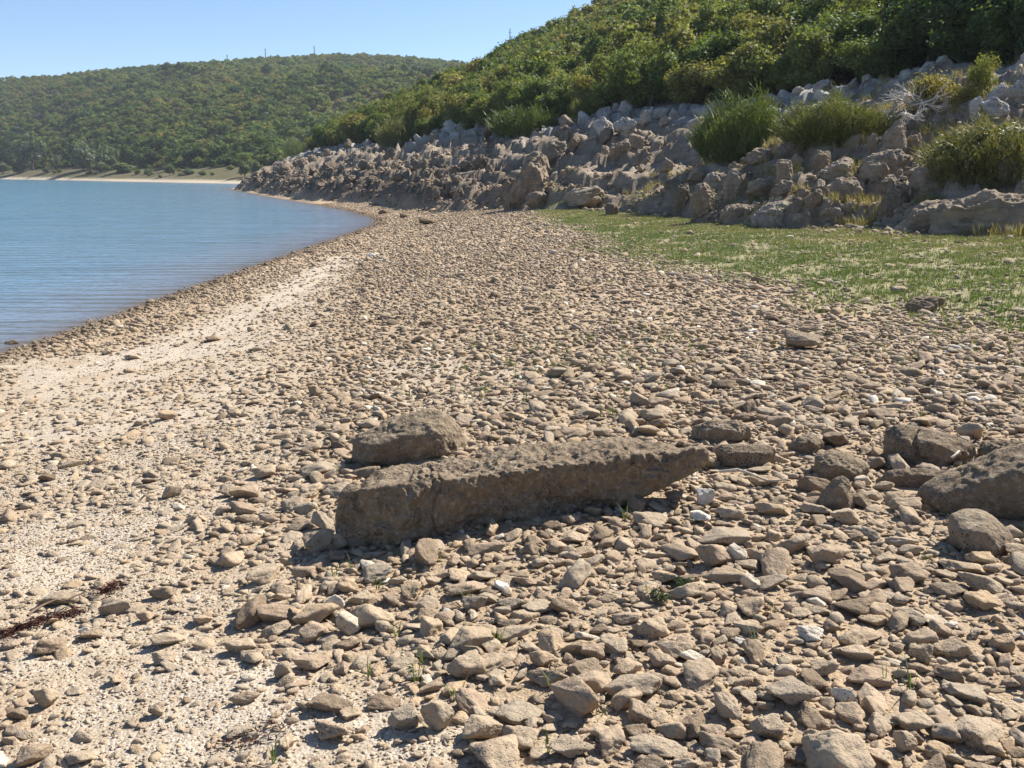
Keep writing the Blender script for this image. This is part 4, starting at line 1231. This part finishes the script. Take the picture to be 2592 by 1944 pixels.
# small pale stones on the far flats are part of the ground; two stand out
# ------------------------------------------------------------------ broom and scrub on the bank
def broom_tris(seed, n, spread=.62, width=.006, leafy=0, lean=.0):
    """upright rush-like stems fanning out of one base; height 1"""
    rg = np.random.default_rng(seed)
    a = rg.uniform(0, 6.283, n); q = np.sqrt(rg.uniform(0, 1, n))
    cx_, cy_ = np.cos(a) * q, np.sin(a) * q
    top = (1.0 - .5 * q ** 2.4) * (.84 + .55 * perlin(cx_ * 3.1 + seed, cy_ * 3.1, .4))
    fz = rg.uniform(0, 1, n) ** .75
    P = np.stack([cx_ * spread * (.72 + .28 * fz), cy_ * spread * (.72 + .28 * fz), top * fz * .86], 1)
    d = np.stack([cx_ * .45, cy_ * .45, np.ones(n)], 1) + rg.normal(size=(n, 3)) * .32
    d /= np.linalg.norm(d, axis=1)[:, None]
    ln = (rg.uniform(.05, .14, n) * np.where(rg.uniform(size=n) < .05, 2.2, 1))[:, None] * (.7 + .5 * fz[:, None])
    mid = P + d * ln * .55; tip = P + (d + rg.normal(size=(n, 3)) * .1) * ln; p0 = P
    t = rg.normal(size=(n, 3)); t[:, 2] *= .2; t /= np.linalg.norm(t, axis=1)[:, None]
    w = width * rg.uniform(.6, 1.4, n)[:, None]
    V = np.concatenate([np.stack([p0 - t * w, p0 + t * w, mid], 1), np.stack([mid - t * w, mid + t * w, tip], 1)]).reshape(-1, 3)
    lv = np.repeat(np.concatenate([rg.uniform(0, 1, n)] * 2), 3)
    if leafy:
        V2, l2 = crown_tris(seed + 1, leafy, .022, clumps=22, low=.0, spread=spread * .9, spiky=.3)
        V = np.concatenate([V, V2 * [1, 1, .85]]); lv = np.concatenate([lv, l2])
    return V, lv


def bush(px0, py0, px1, py1, tone, label, cat, V, lv, mat, name='bush', back=.3, stems=True):
    p, s = px_frame((px0 + px1) / 2, py1 - 6)
    w = (px1 - px0) * s; h = (py1 - py0) * s
    dr = np.array([p[0], p[1]]); dr /= np.linalg.norm(dr)
    x, y = p[:2] + dr * w * back
    z = min(float(H(x, y)), p[2])
    h = h + (p[2] - z) + .1
    t = empty(name, (x, y, z - .1), 0); tag(t, label, cat)
    me = tri_mesh('foliage', V * [w, w, h], dict(leaf=lv), mat)
    c = bpy.data.objects.new('foliage', me); COL.objects.link(c); c.parent = t; c['tone'] = tone
    if stems:
        L = []
        r2 = random.Random(int(px0))
        for k in range(7):
            a = r2.uniform(0, 6.28); l = w * .25 * r2.uniform(.4, 1)
            L.append(tube([(0, 0, 0), (math.cos(a) * l * .4, math.sin(a) * l * .4, h * .25), (math.cos(a) * l, math.sin(a) * l, h * .6)], [.03, .02, .006], 5))
        k = bpy.data.objects.new('stem', tubes_mesh('stem', L, M_bark)); COL.objects.link(k); k.parent = t
    return t


V, lv = broom_tris(61, 17000, .53, .0055, 2500)
bush(1755, 232, 2010, 412, .32, 'bright green broom bush with upright rush-like stems', 'bush', V, lv, M_broom)
V, lv = broom_tris(62, 15000, .56, .0052, 4000)
bush(1975, 236, 2235, 372, .54, 'yellow-green broom bush beside the bright green one', 'bush', V, lv, M_broom)
V, lv = broom_tris(63, 12000, .58, .005, 9000)
bush(2350, 288, 2700, 478, .66, 'olive-brown twiggy bush over the great ledge', 'bush', V, lv, M_broom)
V, lv = broom_tris(64, 5000, .55, .011, 1500)
bush(950, 292, 1075, 376, .6, 'pale green bush at the upper edge of the dark bank', 'bush', V, lv, M_broom)
V, lv = broom_tris(65, 6000, .55, .010)
bush(1238, 256, 1420, 350, .15, 'dark green broom below the trees, above the clay bank', 'bush', V, lv, M_broom)
V, lv = crown_tris(66, 3000, .03, 20, .0, .5, .3)
bush(1430, 255, 1520, 322, .6, 'loose leafy bush between dark broom and skyline domes', 'bush', V, lv, M_leaf)
V, lv = crown_tris(67, 4200, .026, 22, .0, .5, .3)
bush(2290, 190, 2440, 300, .93, 'russet leafy shrub behind the bleached branches', 'bush', V, lv, M_leaf)
V, lv = crown_tris(68, 3600, .028, 20, .0, .5, .35)
bush(2440, 150, 2530, 250, .6, 'green sapling-like shrub among the high white rocks', 'bush', V, lv, M_leaf)
V, lv = crown_tris(69, 3000, .028, 20, .0, .5, .35)
bush(2400, 225, 2500, 300, .85, 'low russet shrub below the sapling-like one', 'bush', V, lv, M_leaf)
V, lv = broom_tris(70, 2600, .6, .01, 800)
bush(720, 350, 770, 402, .5, 'grey twiggy bush at the low end of the wood', 'bush', V, lv, M_willow)


# bleached dead branches
def dead_branch(seed, length, n1=7, rad=.028, flat=.5):
    rg = np.random.default_rng(seed); L = []

    def grow(p, d, l, r, depth):
        pts = [p]; q = np.array(p, float); dd = np.array(d, float)
        for k in range(5):
            dd = dd + rg.normal(size=3) * .22; dd[2] *= .9; dd /= np.linalg.norm(dd); q = q + dd * l / 5; pts.append(q.copy())
        L.append(tube(pts, [r * (1 - .16 * i) for i in range(6)], 5))
        if depth > 0:
            for k in range(rg.integers(3, 6)):
                j = rg.integers(1, 5); nd = dd + rg.normal(size=3) * .8; nd /= np.linalg.norm(nd); grow(pts[j], nd, l * rg.uniform(.4, .65), r * .55, depth - 1)
    for k in range(n1):
        a = rg.uniform(0, 6.28); grow(np.array([0, 0, .05]) + rg.normal(size=3) * .05, np.array([math.cos(a), math.sin(a) * .7, rg.uniform(.0, .9) * flat]), length * rg.uniform(.6, 1), rad, 2)
    return tubes_mesh('dead_branch', L, M_dead)


p, s = px_frame(2300, 300); tag(link('dead_branch', dead_branch(3, 120 * s, 10, .036, .5), None, None, (p[0] - .05, p[1] - .4, p[2] + .35), (0, 0, .2)), 'big tangle of bleached dead branches on the rocks', 'dead branch')
p, s = px_frame(2285, 368); tag(link('dead_branch', dead_branch(8, 55 * s, 5, .036, .3), None, None, (p[0], p[1] - .5, p[2] + .6), (.5, 0, 0)), 'small white forked branch hanging over the tall pointed boulder', 'dead branch')


# twigs on the beach
def twig(p0, p1, r, mat, label, seed, sag=.02):
    a, b = ground_at(*p0), ground_at(*p1); a[2] += .05; b[2] += .045; rg = np.random.default_rng(seed)
    pts = [a + (b - a) * t + np.array([rg.normal() * .008, rg.normal() * .008, sag * math.sin(t * 6) + .01]) for t in np.linspace(0, 1, 9)]
    V1, F1 = tube(pts, [r * (1 - .06 * i) for i in range(9)], 6)
    c = V1.mean(0)
    me = mesh_from('twig', V1 - c, F1); me.materials.append(mat)
    tag(link('twig', me, None, None, c), label, 'twig')


twig((1820, 1224), (1988, 1238), .008, M_twig, 'thin pale dry twig lying on stones in front of the slab tip', 1)
twig((2404, 1188), (2462, 1160), .007, M_twig, 'short pale twig resting on the huge dark boulder', 2)
twig((70, 1588), (215, 1530), .006, M_darktwig, 'dark thin stick lying along the dried red weed', 3, .005)


# dried red weed strips
def weed(pts, n, label, seed, wd=.05):
    rg = np.random.default_rng(seed); W = [ground_at(*p) for p in pts]
    seg = rg.integers(0, len(W) - 1, n); t = rg.uniform(0, 1, n)[:, None]
    W = np.array(W); P = W[seg] + (W[seg + 1] - W[seg]) * t + np.concatenate([rg.normal(size=(n, 2)) * wd * rg.uniform(.2, 1, (n, 1)), np.zeros((n, 1))], 1)
    P[:, 2] = H(P[:, 0], P[:, 1]) + rg.uniform(.004, .022, n)
    d = rg.normal(size=(n, 3)); d[:, 2] *= .35; d /= np.linalg.norm(d, axis=1)[:, None]; b = np.cross(d, rg.normal(size=(n, 3))); b /= np.linalg.norm(b, axis=1)[:, None]
    l = rg.uniform(.006, .022, (n, 1)); w = .0025
    V = np.stack([P - d * l - b * w, P - d * l + b * w, P + d * l], 1).reshape(-1, 3)
    me = tri_mesh('dried_weed', V, {}, M_weed)
    tag(link('dried_weed', me, None), label, 'dried weed', None, 'stuff')


weed([(0, 1620), (60, 1590), (130, 1570), (215, 1545)], 520, 'line of dried dark red weed on the pale grit', 1, .03)
weed([(560, 1905), (640, 1870), (720, 1855)], 130, 'faint reddish patch of dried weed near the bottom edge', 2, .06)
weed([(240, 1515), (300, 1480)], 300, 'small dried red weed clump among stones', 3, .04)
weed([(880, 1580), (930, 1560)], 260, 'red weed remains beside the broken cream rock', 4, .04)


# two little dark herbs
def herb(px, py, wpx, label, seed):
    p, s = px_frame(px, py); rg = np.random.default_rng(seed)
    V, lv = crown_tris(seed, 700, .055, 12, .0, .6, .3)
    t = empty('herb', (p[0], p[1], p[2] + .0)); tag(t, label, 'plant')
    w = wpx * s
    me = tri_mesh('foliage', V * [w, w, w * .6], dict(leaf=lv), M_herb)
    c = bpy.data.objects.new('foliage', me); COL.objects.link(c); c.parent = t; c['tone'] = .4
    k = bpy.data.objects.new('stem', tubes_mesh('stem', [tube([(0, 0, -.01), (.01 * i - .02, .008, w * .3)], [.003, .001], 5) for i in range(5)], M_bark)); COL.objects.link(k); k.parent = t


herb(1668, 1522, 56, 'small dark green leafy herb, the one closer to the camera of two', 71)
herb(1744, 1495, 62, 'small dark green leafy herb, the one farther from the camera of two', 72)


# ------------------------------------------------------------------ grass
def blades(name, X, Y, Z, hmin, hmax, nb, tone, spread, wd, label, mat, seed, cat='grass'):
    rg = np.random.default_rng(seed); n = len(X)
    k = np.repeat(np.arange(n), nb); m = len(k)
    a = rg.uniform(0, 6.283, m); h = rg.uniform(hmin, hmax, m); sp = spread * rg.uniform(.2, 1, m)
    P0 = np.stack([X[k] + np.cos(a) * sp * .35, Y[k] + np.sin(a) * sp * .35, Z[k] - .004], 1)
    lean = rg.uniform(.15, 1.0, m) * h * .8
    mid = P0 + np.stack([np.cos(a) * lean * .35, np.sin(a) * lean * .35, h * .62], 1)
    tip = P0 + np.stack([np.cos(a) * lean, np.sin(a) * lean, h], 1)
    t = np.stack([-np.sin(a), np.cos(a), np.zeros(m)], 1) * (wd * rg.uniform(.6, 1.3, m))[:, None]
    V = np.stack([P0 - t, P0 + t, mid + t * .8, P0 - t, mid + t * .8, mid - t * .8, mid - t * .8, mid + t * .8, tip], 1).reshape(-1, 3)
    tn = np.repeat(np.clip(tone[k] + rg.normal(size=m) * .14, 0, 1), 9); lv = np.repeat(rg.uniform(0, 1, m), 9)
    me = tri_mesh(name, V, dict(tone=tn, leaf=lv), mat)
    print(name, m)
    tag(link(name, me, None), label, cat, None, 'stuff')


xs = RNG.uniform(.5, 13, 190000); ys = RNG.uniform(8.5, 47, 190000)
w = poly_soft(xs, ys, MEADOW, .9, .5, .5)
cl = fbm(xs * 1.4, ys * 1.4, 55, 3)
keep = (RNG.uniform(size=len(xs)) < w * np.clip(.64 + 1.1 * cl, .13, 1)) & (np.abs(xs / ys) < 1.0) & (foot_b(xs, ys) < 1.0)
xs, ys, cl = xs[keep], ys[keep], cl[keep]
edge = 1 - sstep(foot_b(xs, ys), -4.5, -1.5)
tone = np.clip(.54 - .26 * edge + .25 * fbm(xs * .5, ys * .5, 61, 3) - .15 * cl, .02, .95)
blades('grass', xs, ys, H(xs, ys), 0.02, .07, 5, tone, .10, .0042, 'short green meadow grass growing between shingle and boulders', M_grass, 9)
# sparse green tufts in the shingle
xs, ys = sector(5200, 2.2, 16)
nn = fbm(xs * .9, ys * .9, 71, 3)
patch = np.zeros(len(xs))
for (px, py, rr_, k) in ((1480, 895, 1.0, 1.0), (1130, 1680, .35, .8), (1160, 1640, .3, .7), (1680, 1830, .25, .3), (2330, 1330, .4, .3), (2560, 850, 1.2, .7), (1060, 1480, .4, .3), (990, 1780, .25, .3), (1400, 1010, .8, .3)):
    g = ground_at(px, py); patch = np.maximum(patch, k * np.exp(-((xs - g[0]) ** 2 + (ys - g[1]) ** 2) / rr_ ** 2))
keep = RNG.uniform(size=len(xs)) < np.clip(patch + .09 * (nn > .1) * (xs > -.8), 0, 1)
xs, ys = xs[keep], ys[keep]
blades('grass_tufts', xs, ys, H(xs, ys), .03, .10, 7, np.full(len(xs), .28), .05, .0022, 'sparse fresh green tufts sprouting between the beach stones', M_grass, 19)
# dry grass on the near bank
ys = RNG.uniform(15, 42, 26000); xs = np.interp(ys, _FY, _FX) + RNG.uniform(.3, 11, 26000)
cl = fbm(xs * .7, ys * .7, 81, 3)
keep = (RNG.uniform(size=len(xs)) < np.clip(.30 + 1.5 * cl, 0, 1) * np.where(ys > 32, .3, 1)) & (np.abs(xs / ys) < .6)
xs, ys = xs[keep], ys[keep]
blades('dry_grass', xs, ys, H(xs, ys), .08, .30, 8, np.clip(RNG.normal(.4, .25, len(xs)), 0, 1), .16, .006, 'dry yellowish grass growing between the boulders of the bank', M_drygrass, 29)


# ------------------------------------------------------------------ utility poles on the ridges
def utility_pole(px, pyt, label, near=False):
    d = pix_dir(px, 440); th = d[0] / d[1]
    if near:
        r = 150.0
    else: r = float(far_ridge(np.array(th))) + 2
    d2 = np.array([d[0], d[1]]) / math.hypot(d[0], d[1])
    x, y = d2 * r; z = float(H(x, y, False)); top = CZ + r * hit_slope(px, pyt)
    h = max(top - z, 3.0)
    t = empty('utility_pole', (x, y, z - .3)); tag(t, label, 'utility pole', None)
    sc = 1.7 if not near else .45; ar = .8 if not near else .28
    k = bpy.data.objects.new('post', tubes_mesh('post', [tube([(0, 0, 0), (0, 0, h * .6), (0, 0, h + .3)], [.17 * sc, .15 * sc, .12 * sc], 8)], M_pole)); COL.objects.link(k); k.parent = t
    k = bpy.data.objects.new('crossarm', tubes_mesh('crossarm', [tube([(-ar, -.13 * sc - .1, h - .3), (ar, -.13 * sc - .1, h - .3)], [.07 * ar / .8] * 2, 6)], M_pole)); COL.objects.link(k); k.parent = t


utility_pole(592, 139, 'lowest and most distant-looking of three utility poles on the far ridge')
utility_pole(687, 123, 'middle utility pole of the three on the far ridge')
utility_pole(808, 116, 'utility pole standing highest on the far ridge')
utility_pole(1291, 72, 'lone utility pole on the wooded hillside skyline above the bank', True)

# ------------------------------------------------------------------ light, sky, camera
AZ, EL = R(54), R(44)
w = bpy.data.worlds.new('World'); scene.world = w; w.use_nodes = True
nt = w.node_tree; bg = nt.nodes['Background']
sky = nt.nodes.new('ShaderNodeTexSky'); sky.sky_type = 'NISHITA'; sky.sun_disc = False
sky.sun_elevation = EL; sky.sun_rotation = AZ; sky.altitude = 300; sky.air_density = .8; sky.dust_density = .05; sky.ozone_density = 4.0
nt.links.new(sky.outputs[0], bg.inputs[0]); bg.inputs[1].default_value = .074
sl = bpy.data.lights.new('sun', 'SUN'); sl.energy = 4.6; sl.angle = R(.53); sl.color = (1.0, .95, .87)
so = bpy.data.objects.new('sun', sl); COL.objects.link(so)
to_sun = Vector((math.sin(AZ) * math.cos(EL), math.cos(AZ) * math.cos(EL), math.sin(EL)))
so.rotation_euler = to_sun.to_track_quat('Z', 'Y').to_euler(); so.location = (30, 20, 60)

bmh = bmesh.new(); bmesh.ops.create_cube(bmh, size=1.0)
hm = bpy.data.meshes.new('haze'); bmh.to_mesh(hm); bmh.free()
HM = bpy.data.materials.new('haze_air'); HM.use_nodes = True; HM.node_tree.nodes.clear()
ho_ = HM.node_tree.nodes.new('ShaderNodeOutputMaterial'); hv = HM.node_tree.nodes.new('ShaderNodeVolumePrincipled')
hv.inputs['Color'].default_value = (.80, .88, 1.0, 1); hv.inputs['Density'].default_value = .0002; hv.inputs['Anisotropy'].default_value = .2
HM.node_tree.links.new(hv.outputs[0], ho_.inputs['Volume'])
hm.materials.append(HM)
hz_o = bpy.data.objects.new('haze', hm); COL.objects.link(hz_o); hz_top = float(GZ.max()) + 12; hz_bot = float(GZ.min()) - 1
hz_o.scale = (2500, 2500, hz_top - hz_bot); hz_o.location = (0, 0, (hz_top + hz_bot) / 2); tag(hz_o, kind='stuff', label='thin blue air haze over the lake', cat='haze')
print('haze', hz_bot, hz_top)
cam = bpy.data.cameras.new('camera'); cam.sensor_width = 36; cam.lens = 36 * FPX / 2592; cam.clip_start = .05; cam.clip_end = 4000
co = bpy.data.objects.new('camera', cam); COL.objects.link(co); co.location = (0, 0, CZ); co.rotation_euler = (math.pi / 2 - TILT, 0, 0)
scene.camera = co
scene.view_settings.view_transform = 'Standard'; scene.view_settings.look = 'None'; scene.view_settings.exposure = 1.13; scene.view_settings.gamma = 1.0
scene.cycles.max_bounces = 6; scene.cycles.diffuse_bounces = 3; scene.cycles.transparent_max_bounces = 8
scene.cycles.use_denoising = True
